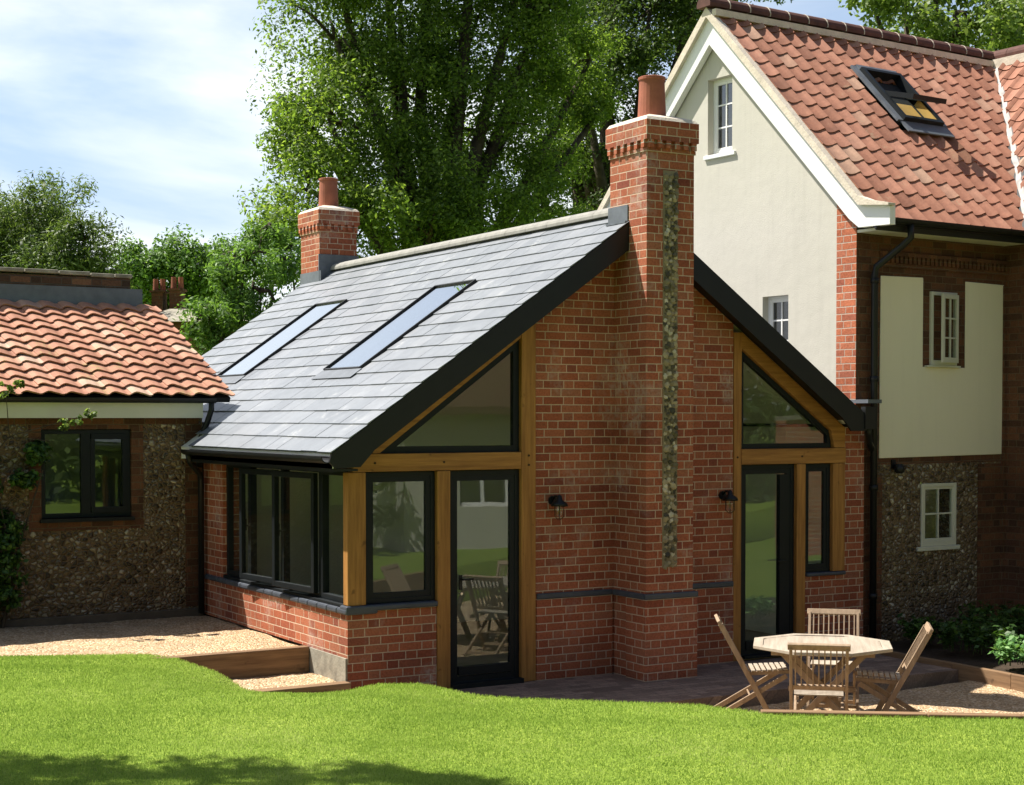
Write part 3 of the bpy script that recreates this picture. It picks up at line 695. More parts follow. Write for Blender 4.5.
# side downpipe
g = MB(); g.tube([(5.66, 16.70, 2.15), (5.70, 16.76, 2.06), (5.86, 16.9, 1.92), (5.885, 16.94, 1.85), (5.885, 16.94, .38)], .034, 12); g.build('downpipe', M['black'], ext, smooth=True)

# wall lanterns
def lantern(x, z, label):
    t_ = thing('wall_light', label, 'wall light', (x, Y0, z), group='wall lights on the brick gable')
    g = MB(); g.tube([(x, Y0, z), (x, Y0-.02, z)], .045, 16); g.build('back_plate', M['black'], t_)
    g = MB(); g.tube([(x, Y0-.02, z+.01), (x, Y0-.06, z+.045), (x+.01, Y0-.12, z+.04)], .012, 8); g.build('arm', M['black'], t_, smooth=True)
    g = MB(); g.lathe((x+.01, Y0-.12, z-.05), [(.006, .11), (.022, .10), (.03, .06), (.075, .03), (.085, .0), (.075, .005), (.02, .03)], 20); g.build('hood', M['black'], t_, smooth=True)
    g = MB(); g.lathe((x+.01, Y0-.12, z-.17), [(.004, .0), (.03, .004), (.042, .03), (.042, .09), (.035, .125)], 16); g.build('glass_jar', M['glass'], t_, smooth=True)
    g = MB()
    for k in range(6):
        a = k*math.pi/3; c, s_ = math.cos(a), math.sin(a)
        g.tube([(x+.01+.05*c, Y0-.12+.05*s_, z-.045), (x+.01+.05*c, Y0-.12+.05*s_, z-.15), (x+.01+.012*c, Y0-.12+.012*s_, z-.182)], .0028, 5)
    g.build('cage', M['black'], t_)
lantern(8.12, 1.74, 'black caged wall light on the brickwork to the left of the chimney')
lantern(10.19, 1.74, 'black caged wall light on the brickwork right of the chimney, beside an oak post')

# ------------------------------------------------------------------ pantiles
def pantiles(g, W, width, slope, tw, gauge, amp=.028, x0=0, skew=0., skip=None, th=.016, roll=False):
    nc_ = int(math.ceil(width/tw)); nr_ = int(round(slope/gauge)); gauge = slope/nr_; ns = 10
    for j in range(nr_):
        for i in range(nc_):
            s0 = j*gauge; x_ = x0+i*tw+skew*s0
            if skip and skip(x_+tw/2, s0+gauge/2): continue
            g.cur = min(1, max(0, random.gauss(.5, .24)))
            tilt = random.uniform(-.005, .005); ju = random.uniform(-.004, .004); js = random.uniform(-.009, .009); lift = random.uniform(0, .005)
            lo, up, bt = [], [], []
            for k in range(ns+1):
                tt = k/ns; ph = tt*2*math.pi
                h = amp*(math.sin(ph-.6)+.28*math.sin(2*ph-.4))+tilt*(tt-.5)*2+lift
                if roll: rr_ = max(0., 1-abs(tt-.80)/.22); h = amp*1.7*rr_*rr_*(3-2*rr_)-.016*math.sin(math.pi*min(1, tt/.6))-.010+tilt*(tt-.5)+lift*.6
                # the tile's own lower edge is a shallow curve
                cv = .012*math.cos(ph-.9)
                u = x_+ju+tt*tw*1.03
                if roll: cv = 0; up_ = .020
                else: up_ = .031
                lo.append(W(u, s0+js+cv, h+up_)); bt.append(W(u, s0+js+cv+.004, h+up_-th-.004-(.012*rr_ if roll else 0))); up.append(W(u+skew*gauge, s0+gauge*1.13, h+.004))
            n_ = ns+1
            g.add(lo+up, [(k, k+1, n_+k+1, n_+k) for k in range(ns)])
            g.add([tuple(v) for v in bt]+[tuple(v) for v in lo], [(k, k+1, n_+k+1, n_+k) for k in range(ns)])
            e0 = [lo[0], up[0], bt[0]]; g.add(e0, [(0, 1, 2)]); e1 = [lo[-1], up[-1], bt[-1]]; g.add(e1, [(0, 2, 1)])

# ------------------------------------------------------------------ left outbuilding
out = thing('flint_outbuilding', 'low flint building with orange pantiled roof at the left of the slate roofed extension', 'outbuilding', (0, 17.05, .35))
YW = 17.05
g = MB(); wx0, wx1, wz0, wz1 = 4.17, 5.14, 1.47, 2.42
g.prism([(-8, .0), (5.94, .0), (5.94, 2.62), (-8, 2.62)], 'y', YW, YW+.3, [[(wx0-.13, wz0-.13), (wx0-.13, wz1+.13), (wx1+.13, wz1+.13), (wx1+.13, wz0-.13)]])
g.build('wall', M['flint_l'], out)
g = MB(); g.prism([(wx0-.13, wz0-.13), (wx1+.13, wz0-.13), (wx1+.13, wz1+.13), (wx0-.13, wz1+.13)], 'y', YW-.004, YW+.28, [[(wx0, wz0), (wx0, wz1), (wx1, wz1), (wx1, wz0)]])
g.box(-8, 5.9, YW-.005, YW-.001, 2.47, 2.60)
g.box(5.74, 5.935, YW-.006, YW-.001, .45, 2.46)
g.build('brick_surround', M['brick_old'], out)
g = MB(); g.box(-8, 5.93, YW-.05, YW-.003, .30, .43); g.build('footing', plain('dark_concrete', (.13, .105, .075), .9, .2, 6, .5), out, bevel=.01)  # footing in a darker tone than the plain concrete
fr = framed(out, 'window', wx0+.002, wx1-.002, wz0+.002, wz1-.002, y=YW+.03, fw_=.05, inner=0)
g = MB(); g.box(4.60, 4.70, YW+.028, YW+.09, wz0+.05, wz1-.05); g.build('mullion', M['frame'], fr)
g = MB(); g.box(4.71, 5.09, YW+.022, YW+.08, wz1-.11, wz1-.051); g.box(4.71, 5.09, YW+.022, YW+.08, wz0+.051, wz0+.11); g.box(4.701, 4.75, YW+.022, YW+.08, wz0+.111, wz1-.111); g.box(5.05, 5.09, YW+.022, YW+.08, wz0+.111, wz1-.111); g.build('open_sash', M['frame'], fr)
g = MB(); g.box(wx0-.02, wx1+.02, YW-.05, YW+.03, wz0-.04, wz0+.0); g.build('sill', M['frame'], fr)
g = MB(); g.box(3.6, 5.7, YW+1.5, YW+1.55, .5, 2.6); g.box(3.6, 5.7, YW+.31, YW+1.5, .5, .55); g.box(3.55, 3.6, YW+.31, YW+1.5, .5, 2.6); g.box(5.7, 5.74, YW+.31, YW+1.5, .5, 2.6)
g.build('inner_wall', M['pvcroom'], out)
g = MB(); g.box(-8, 5.90, 16.90, 16.93, 2.54, 2.715); g.build('fascia', M['cream'], out)
g = MB(); g.box(-8, 5.90, 16.932, YW-.006, 2.60, 2.62); g.build('soffit', M['cream'], out)
g = MB(); pr = [(16.845+.055*math.cos(R(a)), 2.755+.055*math.sin(R(a))) for a in range(180, 361, 20)]+[(16.845+.045*math.cos(R(a)), 2.755+.045*math.sin(R(a))) for a in range(360, 179, -20)]
g.prism(pr, 'x', -8, 6.02); g.build('gutter', M['black'], out)
g = MB(); g.tube([(5.98, 16.85, 2.74), (5.98, 16.86, 2.63), (5.95, 16.9, 2.50), (5.88, 16.92, 2.32), (5.86, 16.94, 2.0)], .032, 10); g.build('downpipe', M['black'], out, smooth=True)
LY0, LZ0, LY1, LZ1 = 16.84, 2.78, 18.55, 3.86
Ls = math.hypot(LY1-LY0, LZ1-LZ0); lc, lsn = (LY1-LY0)/Ls, (LZ1-LZ0)/Ls
def WL(u, s, h): return (u, LY0+s*lc-h*lsn, LZ0+s*lsn+h*lc)
g = MB(); pantiles(g, WL, 14.15, Ls, .232, .150, .016, x0=-7.91, skew=-.17)
g.build('pantile_roof', M['pan_l'], out, recalc=False)
g = MB(); g.add([WL(-8, 0, -.02), WL(6.2, 0, -.02), WL(5.86, Ls, -.02), WL(-8, Ls, -.02), WL(-8, 0, -.08), WL(6.2, 0, -.08), WL(5.86, Ls, -.08), WL(-8, Ls, -.08)], [(0, 1, 2, 3), (4, 7, 6, 5), (0, 4, 5, 1), (1, 5, 6, 2), (2, 6, 7, 3), (3, 7, 4, 0)])
g.build('roof_deck', M['black'], out)
g = MB(); g.box(-8, 5.74, 18.56, 18.575, 3.83, 4.06); g.build('lead_flashing', M['lead'], out)

pw = thing('old_wall', 'old dark brick wall with uneven pale coping, rising behind the orange tiled roof', 'wall', (0, 18.6, 0))
g = MB(); g.box(-8, 5.60, 18.58, 18.9, -.3, 4.18); g.build('brickwork', brick_mat('sooty_brick', [(0, (.05, .035, .025)), (.5, (.11, .06, .04)), (1, (.19, .10, .06))], (.12, .10, .08), dirt=.5), pw)
g = MB()
x = -8
while x < 5.6:
    w_ = random.uniform(.25, .5); zz = 4.183+random.uniform(0, .025)
    mt = Matrix.Rotation(random.uniform(-.012, .012), 4, 'Y'); g.box(x, min(x+w_-.01, 5.62), 18.555, 18.93, zz, zz+.045); x += w_
g.build('coping', M['conc'], pw, bevel=.01)

# ------------------------------------------------------------------ main house (local axes: x along the front, y back)
MX, MY, MROT = 12.10, 13.27, R(4)
house = thing('rendered_house', 'tall cream rendered house with red pantiled roof and white barge boards', 'house', (MX, MY, 0), MROT, off=(0, 0, 0))
AY, AZ, ESL = 2.33, 7.50, 1.025; EY, EZM = -.40, 4.72          # ridge and front eave of the roof plane
def hz(y): return AZ-ESL*abs(y-AY)
# gable wall
g = MB()
uw = (2.03, 2.47, 5.74, 6.66); lw = (1.06, 1.49, 2.9, 3.96)
def rect(a, b, c, d): return [(a, c), (a, d), (b, d), (b, c)]
g.prism([(0, -.2), (5.0, -.2), (5.0, hz(5.0)-.1), (AY, AZ-.1), (0, hz(0)-.1)], 'x', 0, .28, [rect(*uw), rect(*lw)])
g.build('gable_wall', M['render'], house)
g = MB(); g.prism([(-.001, 2.5), (.295, 2.5), (.295, hz(.295)-.12), (-.001, hz(-.001)-.12)], 'x', -.007, -.001); g.build('brick_quoin', M['brick_q'], house)
g = MB(); g.box(.0, .35, -.007, -.001, 1.9, 4.6); g.build('shade_tone_quoin', M['brick_old'], house)  # shade put into colour: corner's front face in darker brick than its sunny face
# flared head and sill of the windows, sash windows
def sash_window(par, plane, a0, a1, z0, z1, nx_, nz_, mat='white', rev=.09, name='window', glass='glass_old', sill=True):
    g = MB(); fw_ = .04
    def bx(g, p0, p1, q0, q1, d0, d1):
        if plane == 'x': g.box(d0, d1, p0, p1, q0, q1)
        else: g.box(p0, p1, d0, d1, q0, q1)
    bx(g, a0, a0+fw_, z0, z1, rev, rev+.06); bx(g, a1-fw_, a1, z0, z1, rev, rev+.06); bx(g, a0+fw_, a1-fw_, z1-fw_, z1, rev, rev+.06); bx(g, a0+fw_, a1-fw_, z0, z0+fw_+.02, rev, rev+.06)
    fr = g.build(name, M[mat], par, bevel=.003)
    g = MB(); i0, i1, j0, j1 = a0+fw_, a1-fw_, z0+fw_+.02, z1-fw_
    e = .028
    bx(g, i0, i0+e, j0, j1, rev+.01, rev+.045); bx(g, i1-e, i1, j0, j1, rev+.01, rev+.045); bx(g, i0+e, i1-e, j0, j0+e, rev+.01, rev+.045); bx(g, i0+e, i1-e, j1-e, j1, rev+.01, rev+.045)
    for k in range(1, nx_):
        c = i0+(i1-i0)*k/nx_; bx(g, c-.009, c+.009, j0+e, j1-e, rev+.012, rev+.042)
    for k in range(1, nz_):
        c = j0+(j1-j0)*k/nz_; bx(g, i0+e, i1-e, c-.009, c+.009, rev+.014, rev+.040)
    g.build('glazing_bars', M[mat], fr)
    g = MB(); bx(g, i0, i1, j0, j1, rev+.024, rev+.03); g.build('pane', M[glass], fr)
    if sill:
        g = MB(); bx(g, a0-.07, a1+.05, z0-.05, z0-.001, -.03, rev+.05); g.build('sill', M[mat], fr, bevel=.006)
    return fr
sash_window(house, 'x', *uw, 2, 3); sash_window(house, 'x', *lw, 2, 4)
g = MB(); g.prism([(.9, 2.6), (3.7, 2.6), (3.7, 5.6), (2.33, 6.95), (.9, 5.6)], 'x', .36, .38); g.box(.6, .65, .3, 2.6, .2, 4.4); g.build('inner_wall', M['pvcroom'], house)
# front wall pieces (plane y=0)
g = MB(); lwn = (1.05, 1.66, 1.06, 1.80)
FWX = 6.6
g.prism([(.0, -.2), (2.50, -.2), (2.50, 2.02), (.0, 2.02)], 'y', 0, .28, [rect(*lwn)]); g.build('flint_wall', M['flint'], house)
g = MB(); g.box(.0, 2.50, 0, .28, 2.02, 4.66); g.box(.0, .42, -.005, -.001, -.2, 1.9); g.box(2.03, 2.49, -.008, -.001, -.2, 2.0); g.box(2.44, 2.50, -.03, -.001, -.2, 4.1)
g.build('brick_wall', M['brick_old'], house)
g = MB(); g.prism([(.36, 2.09), (2.44, 2.11), (2.46, 4.11), (1.78, 4.12), (1.78, 3.12), (1.06, 3.12), (1.06, 4.13), (.37, 4.12)], 'y', -.014, -.001); g.build('render_panel', M['render_old'], house, bevel=.006)
g = MB()
for i in range(30): g.box(.36+i*.072, .36+i*.072+.045, -.045, -.004, 4.27, 4.345)
g.box(.35, 2.5, -.05, -.003, 4.347, 4.39); g.box(.35, 2.5, -.022, -.002, 4.22, 4.268); g.build('dentil_course', M['brick_old'], house)
# small casement ajar in its brick recess
fr = sash_window(house, 'y', 1.18, 1.62, 3.14, 3.98, 1, 1, 'cream', -.03, 'window', 'glass', False)
for ch in list(fr.children): bpy.data.objects.remove(ch)
g = MB(); g.box(1.22, 1.58, .032, .036, 3.2, 3.94); g.build('dark_opening_sheet', M['darkvoid'], fr)  # flat near-black sheet painted as the shade inside
mt = Matrix.Translation((1.60, -.035, 0)) @ Matrix.Rotation(R(14), 4, 'Z')
g = MB(); z0, z1, wl = 3.17, 3.95, .38
g.box(-wl, -wl+.045, -.03, 0, z0, z1, mt); g.box(-.045, 0, -.03, 0, z0, z1, mt); g.box(-wl+.045, -.045, -.03, 0, z0, z0+.06, mt); g.box(-wl+.045, -.045, -.03, 0, z1-.05, z1, mt)
g.box(-wl/2-.01, -wl/2+.01, -.026, -.004, z0+.06, z1-.05, mt)
for k in (1, 2): g.box(-wl+.045, -.045, -.024, -.006, z0+.06+k*.223-.009, z0+.06+k*.223+.009, mt)
sh = g.build('open_sash', M['cream'], fr, bevel=.003)
g = MB(); g.box(-wl+.04, -.04, -.017, -.013, z0+.05, z1-.04, mt); g.build('pane', M['glass'], sh)
g = MB(); g.box(1.10, 1.66, -.05, -.001, 3.12, 3.138); g.build('sill', M['cream'], fr)
sash_window(house, 'y', lwn[0]+.01, lwn[1]-.01, lwn[2]+.01, lwn[3]-.01, 2, 2, 'cream', -.012, glass='glass')
g = MB(); g.box(.9, 1.8, .7, .75, .9, 2.0); g.build('inner_wall', M['darkvoid'], house)  # near-black sheet: the room's shade is put into its colour
# barge boards of the gable
bw = .30
g = MB()
for x0, x1, dz0, dz1, nm, mm in ((-.15, -.01, .075, .37, 'barge_board', 'white'),):
    g.prism([(-.575, 4.80), (-.30, 4.845), (-.16, hz(-.16)-.05), (AY, AZ-.07), (5.2, hz(5.2)-.07), (5.2, hz(5.2)-.36), (AY, AZ-.45), (.02, 4.715), (-.12, 4.61), (-.575, 4.60)], 'x', -.105, -.02)
g.build('barge_board', M['white'], house, bevel=.004)
g = MB(); g.prism([(-.60, 4.825), (-.32, 4.885), (-.16, hz(-.16)+.0), (AY, AZ+.0), (5.25, hz(5.25)-.0), (5.25, hz(5.25)-.11), (AY, AZ-.12), (-.16, hz(-.16)-.10), (-.32, 4.83), (-.60, 4.80)], 'x', -.16, -.05); g.build('verge_mortar', M['mortar'], house)
# roof deck + tiles
RS = math.hypot(AY-EY, AZ-EZM); rc, rs_ = (AY-EY)/RS, (AZ-EZM)/RS
def WM(u, s, h): return (u, EY-.05+s*rc-h*rs_, EZM-.05+s*rs_+h*rc)
g = MB(); g.prism([(EY+.0, EZM-.06), (AY, AZ-.03), (5.3, hz(5.3)-.03), (5.3, hz(5.3)-.13), (AY, AZ-.16), (EY+.03, EZM-.16)], 'x', -.10, 9); g.build('roof_deck', M['black'], house)
VX0, VX1 = 2.33, 5.10                    # valley foot and head (x) against the wing
rw = (1.69, 2.39, 1.95, 2.97)            # roof window: x range, slope range
def skipm(u, s):
    return u > VX0+(VX1-VX0)*s/RS+.3 or (rw[0]-.02 < u < rw[1]+.02 and rw[2]-.02 < s < rw[3]+.02)
def cutm(bm, off):
    a, b = Vector(WM(VX0, 0, 0)), Vector(WM(VX1, RS, 0)); d = (b-a); nrm = Vector((d.y, -d.x, 0)).normalized()
    bmesh.ops.bisect_plane(bm, geom=bm.verts[:]+bm.edges[:]+bm.faces[:], plane_co=a, plane_no=nrm, clear_outer=True)
g = MB(); pantiles(g, WM, 6.2, RS+.02, .236, .255, .020, x0=-.07, skip=skipm, roll=True)
g.build('pantile_roof', M['pan_m'], house, recalc=False, post=cutm)
g = MB(); x = -.2
while x < 5.15:
    e = min(x+.32, 5.15); pr = [(AY+.125*math.sin(R(a)), AZ+.02+.11*math.cos(R(a))) for a in range(-105, 106, 21)]; g.prism(pr, 'x', x, e-.006); x += .33
g.build('ridge_tiles', M['ridge_red'], house)
g = MB(); g.box(-.15, 5.1, AY-.17, AY-.10, AZ-.13, AZ-.05); g.build('ridge_mortar', M['mortar'], house)
x = -.2
while x < 5.0:
    pr = [(AY+.129*math.sin(R(a)), AZ+.021+.114*math.cos(R(a))) for a in range(-105, 106, 21)]
    g = MB(); g.prism(pr, 'x', x+.320, x+.330); g.build('ridge_joint', M['mortar'], house); x += .33
# eaves of the front
g = MB(); g.box(.0, 2.48, -.36, -.335, 4.56, 4.66); g.box(.0, 2.48, -.334, -.001, 4.57, 4.60); g.build('soffit_board', M['cream'], house)
g = MB(); pr = [(EY-.055+.06*math.cos(R(a)), 4.69+.055*math.sin(R(a))) for a in range(180, 361, 20)]+[(EY-.055+.05*math.cos(R(a)), 4.69+.045*math.sin(R(a))) for a in range(360, 179, -20)]
g.prism(pr, 'x', -.08, 2.42); g.box(-.1, 2.4, EY-.02, EY+.04, 4.62, 4.70); g.build('gutter', M['black'], house)
g = MB(); g.tube([(.36, EY-.05, 4.66), (.36, EY-.05, 4.50), (.35, -.34, 4.42), (.20, -.10, 4.20), (.195, -.085, 4.10), (.195, -.085, .02)], .038, 12)
for zz in (4.08, 3.0, 1.8, .6): g.tube([(.195, -.085, zz), (.195, -.085, zz-.06)], .048, 12)
g.build('downpipe', M['black'], house, smooth=True)
# roof window, pivoted open
mt = Matrix(((1, 0, 0, 0), (0, rc, -rs_, EY-.05), (0, rs_, rc, EZM-.05), (0, 0, 0, 1)))
g = MB(); e = .05; a, b, c, d = rw
g.box(a, a+e, c, d, -.02, .115, mt); g.box(b-e, b, c, d, -.02, .115, mt); g.box(a+e, b-e, c, c+e, -.02, .115, mt); g.box(a+e, b-e, d-e, d, -.02, .115, mt)
rwf = g.build('roof_window', M['frame'], house)
g = MB(); g.box(a+e, b-e, c+e, d-e, -.015, -.008, mt); g.build('dark_opening_sheet', M['darkvoid'], rwf)  # sheet coloured near-black in place of the shaded room below
g = MB(); g.box(b-e-.012, b-e-.001, c+e, c+.50, -.01, .09, mt); g.box(a+e+.18, b-e-.08, c+e+.04, c+.48, -.007, .0, mt); g.build('pine_lining', M['pine'], rwf)
g = MB(); g.box(a-.05, b+.07, c-.20, c-.002, .045, .062, mt); g.box(a-.09, a-.002, c, d+.08, .04, .07, mt); g.box(b+.002, b+.08, c, d+.08, .04, .07, mt); g.box(a-.002, b+.002, d+.001, d+.09, .04, .085, mt); g.build('flashing', M['lead'], rwf)
c, d = rw[2], rw[3]
pm = mt @ Matrix.Translation((0, (c+d)/2, .10)) @ Matrix.Rotation(R(-31), 4, 'X')
hl = (d-c)/2-.06
g = MB(); i0, i1 = a+.055, b-.055
g.box(i0, i0+.05, -hl, hl, -.03, .03, pm); g.box(i1-.05, i1, -hl, hl, -.03, .03, pm); g.box(i0+.05, i1-.05, -hl, -hl+.06, -.03, .03, pm); g.box(i0+.05, i1-.05, hl-.06, hl, -.03, .03, pm)
sh = g.build('open_sash', M['frame'], rwf)
g = MB(); g.box(i0+.045, i1-.045, -hl+.055, hl-.055, -.004, .004, pm); g.build('pane', M['glass'], sh)
# wing on the right
def WW(u, s, h):                          # u runs forwards from the ridge line of the house, s up the slope towards +x
    return (VX0-.05+s*rc-h*rs_, AY-u, EZM-.05+s*rs_+h*rc)
def cutw(bm, off):
    a, b = Vector(WM(VX0, 0, 0)), Vector(WM(VX1, RS, 0)); d = (b-a); nrm = -Vector((d.y, -d.x, 0)).normalized()
    bmesh.ops.bisect_plane(bm, geom=bm.verts[:]+bm.edges[:]+bm.faces[:], plane_co=a, plane_no=nrm, clear_outer=True)
g = MB(); pantiles(g, WW, 5.6, RS+.02, .236, .255, .020, x0=-.1, skip=lambda u, s: u < 2.73*(1-s/RS)-.4, roll=True)
g.build('wing_pantile_roof', M['pan_m'], house, recalc=False, post=cutw)
g = MB(); g.box(2.505, 2.78, -3.2, .0, -.2, 4.66); g.build('wing_wall', M['flint'], house)
g = MB(); g.box(2.495, 2.504, -.42, -.002, -.2, 4.6); g.build('wing_quoin', M['brick_old'], house)
g = MB(); g.prism([(2.36, 4.66), (VX1, AZ-.10), (7.84, 4.66), (7.84, -.2), (2.79, -.2), (2.79, 4.3)], 'y', -3.2, -2.95); g.box(7.56, 7.84, -2.94, 2.5, -.2, 4.66); g.build('wing_gable', M['flint'], house)
g = MB(); g.prism([(2.30, 4.60), (VX1, AZ-.09), (7.90, 4.60), (7.90, 4.70), (VX1, AZ-.03), (2.30, 4.70)], 'y', -3.3, AY); g.build('wing_roof_deck', M['black'], house)
g = MB(); y = AY
while y > -3.3:
    pr = [(VX1+.125*math.sin(R(a)), AZ+.02+.11*math.cos(R(a))) for a in range(-105, 106, 21)]; g.prism(pr, 'y', max(y-.324, -3.3), y); y -= .33
g.build('wing_ridge_tiles', M['ridge_red'], house)
g = MB(); g.box(VX1-.19, VX1-.11, -3.2, AY-.1, AZ-.15, AZ-.03); g.build('wing_ridge_mortar', M['mortar'], house)
g = MB(); pts = []
for i in range(25):
    f_ = i/24; c = Vector(WM(VX0+(VX1-VX0)*f_, RS*f_, .06)); jx = .018*math.sin(i*1.9)
    pts.append((c+Vector((-.055+jx, .03, -.01)), c+Vector((.05+jx, -.03, .0)), c+Vector((jx, 0, .035))))
vv = [tuple(p) for t3 in pts for p in t3]; fs = []
for i in range(24): fs += [(i*3, i*3+2, i*3+5, i*3+3), (i*3+2, i*3+1, i*3+4, i*3+5)]
g.add(vv, fs); g.build('valley_mortar', plain('valley_mortar', (.46, .44, .41), .8, .2, 9, .6), house, recalc=False)
g = MB(); g.box(2.40, 2.504, -3.2, -.4, 4.56, 4.66); g.build('wing_soffit', M['cream'], house)
# security light
t_ = thing('security_light', 'small black security light fixed to the brick band beneath the buff render panel', 'security light', (MX, MY, 0), MROT, off=(0, 0, 0))
g = MB(); g.box(.56, .62, -.02, -.001, 1.98, 2.07); g.build('bracket', M['black'], t_)
g = MB(); g.lathe((.60, -.09, 1.98), [(.001, .05), (.04, .045), (.062, .0), (.055, -.045), (.03, -.06), (.001, -.062)], 16); g.tube([(.60, -.02, 2.0), (.60, -.06, 1.99)], .02, 8); g.build('lamp_head', M['black'], t_, smooth=True)

# ------------------------------------------------------------------ garden furniture
def garden_chair(loc, rot, label, proto=None):
    if proto:
        r = proto.copy(); COL.objects.link(r); r.location = loc; r.rotation_euler = (0, 0, rot); r['label'] = label
        for ch in list(proto.children):
            c = ch.copy(); COL.objects.link(c); c.parent = r
            for gch in list(ch.children):
                d = gch.copy(); COL.objects.link(d); d.parent = c
        return r
    t_ = thing('garden_chair', label, 'chair', loc, rot, 'folding teak chairs around the garden table', off=(0, 0, 0))
    W_ = .215
    for s in (-1, 1):
        g = MB(); g.beam((s*W_, 0, .86), (s*W_, .46, 0.01), .024, .045); g.build('stile', M['teakz'], t_, bevel=.004)
        g = MB(); g.beam((s*(W_-.03), .57, .415), (s*(W_-.03), -.10, 0.01), .022, .042); g.build('leg', M['teakz'], t_, bevel=.004)
    def st(z): return .46*(1-z/.86)
    g = MB(); g.beam((-W_-.025, st(.87), .865), (W_+.025, st(.87), .865), .030, .055, (0, -.5, .88)); g.build('top_rail', M['teakz'], t_, bevel=.006)
    bk = MB(); bk.beam((-W_+.012, st(.52), .52), (W_-.012, st(.52), .52), .022, .045, (0, -.5, .88)); b_ = bk.build('back_rail', M['teakz'], t_, bevel=.003)
    for k in range(9):
        x = -W_+.034+k*(2*W_-.068)/8
        g = MB(); g.beam((x, st(.54), .54), (x, st(.84), .84), .010, .024, (0, 1, 0)); g.v = [tuple(v) for v in g.v]; g.build('back_slat', M['teakz'], t_)
    g = MB()
    for s in (-1, 1): g.beam((s*(W_-.05), st(.44)-.01, .425), (s*(W_-.05), .60, .445), .022, .03)
    sf = g.build('seat', M['teakz'], t_, bevel=.002)
    for k in range(8):
        y = st(.44)+.015+k*.046
        g = MB(); g.box(-W_+.022, W_-.022, y-.017, y+.017, .445+k*.0026, .457+k*.0026); g.build('seat_slat', M['teak'], sf, bevel=.003)
    g = MB(); g.beam((-W_+.03, .26, .228), (W_-.03, .26, .228), .012, .012); g.beam((-W_+.03, -.05, .04), (W_-.03, -.05, .04), .02, .03); g.beam((-W_, .42, .08), (W_, .42, .08), .02, .03); g.build('stretcher', M['teakz'], t_)
    return t_
T = at(822, 643, 13.45); T.z = -.095
def face(frm, to): return math.atan2(to[1]-frm[1], to[0]-frm[0])-math.pi/2
Fp, Bp, Lp, Rp = [(p.x, p.y, -.095) for p in (at(819, 645, 12.35), at(834, 609, 14.55), at(719, 618, 13.97), at(928, 626, 13.43))]
rv = -YAW
cA = garden_chair(Fp, math.atan2(Fp[1], Fp[0])-math.pi/2, 'teak folding chair nearest the lawn, seen from behind in front of the garden table')
garden_chair(Bp, face(Bp, T)+R(4), 'teak folding chair on the house side of the garden table, facing the lawn', cA)
garden_chair(Lp, -math.pi/2-YAW-R(4), 'teak folding chair at the left of the garden table, seen side on', cA)
garden_chair(Rp, R(49), 'teak folding chair at the right of the garden table, in front of the flower bed', cA)
tb = thing('garden_table', 'octagonal slatted teak garden table standing between four folding chairs on the gravel', 'table', T, R(-40), off=(0, 0, 0))
R8 = .615; oc = [(R8*math.cos(R(22.5+45*k)), R8*math.sin(R(22.5+45*k))) for k in range(8)]
inn = [(p[0]*.86, p[1]*.86) for p in oc]
g = MB(); g.prism(oc, 'z', .712, .740, [list(reversed(inn))]); tp = g.build('table_rim', M['teak'], tb, bevel=.004)
y = -.5
apo = R8*.86*math.cos(R(22.5))
def halfw(y): return min(apo, (apo*math.sqrt(2)-abs(y)))-.004
y = -apo+.004; i = 0
while y+.066 < apo:
    h0 = min(halfw(y), halfw(y+.066)); g = MB()
    a0, a1 = halfw(y), halfw(y+.066)
    g.prism([(-a0, y), (a0, y), (a1, y+.066), (-a1, y+.066)], 'z', .716, .738); g.build('table_slat', M['teak'], tb, bevel=.002); y += .0712
for s in (-1, 1):
    g = MB(); g.beam((-.32, s*.30, .01), (.34, s*.30, .70), .045, .05); g.beam((.32, s*.252, .01), (-.34, s*.252, .70), .045, .05); g.build('leg', M['teakz'], tb, bevel=.004)
g = MB(); g.box(-.5, .5, -.04, .04, .675, .711); g.box(-.28, .28, -.02, .02, .33, .37); g.box(-.42, .42, .29, .34, .675, .711); g.box(-.42, .42, -.34, -.29, .675, .711); g.build('table_frame', M['teakz'], tb)

# ------------------------------------------------------------------ trees
def blob_leaves(blobs, per, size, rc=(.45, .9), nsub=None, flat=.75, droop=0, seedv=None):
    Cs, Ns, subs = [], [], []
    for (bx_, by_, bz_, br) in blobs:
        k = nsub or max(8, int(22*br*br/1.6))
        dirs = RNG.normal(size=(k, 3)); dirs /= np.linalg.norm(dirs, axis=1)[:, None]
        rad = br*(.35+.65*RNG.random(k)**.5)
        sc_ = np.array([bx_, by_, bz_])+dirs*rad[:, None]*np.array([1, 1, .9])
        for q in range(k):
            r_ = RNG.uniform(*rc)*min(1, .5+br*.35); m = int(per*RNG.uniform(.6, 1.3))
            dv = RNG.normal(size=(m, 3)); dv /= np.linalg.norm(dv, axis=1)[:, None]
            rr = r_*RNG.random(m)**.45
            p = sc_[q]+dv*rr[:, None]*np.array([1, 1, flat])
            if droop: p[:, 2] -= droop*RNG.random(m)*r_
            nn = dv*.6+RNG.normal(size=(m, 3))*.6+np.array([0, 0, .5])
            Cs.append(p); Ns.append(nn); subs.append((sc_[q], dirs[q]))
    C = np.concatenate(Cs); Nn = np.concatenate(Ns); Nn /= np.linalg.norm(Nn, axis=1)[:, None]
    return C, Nn, subs
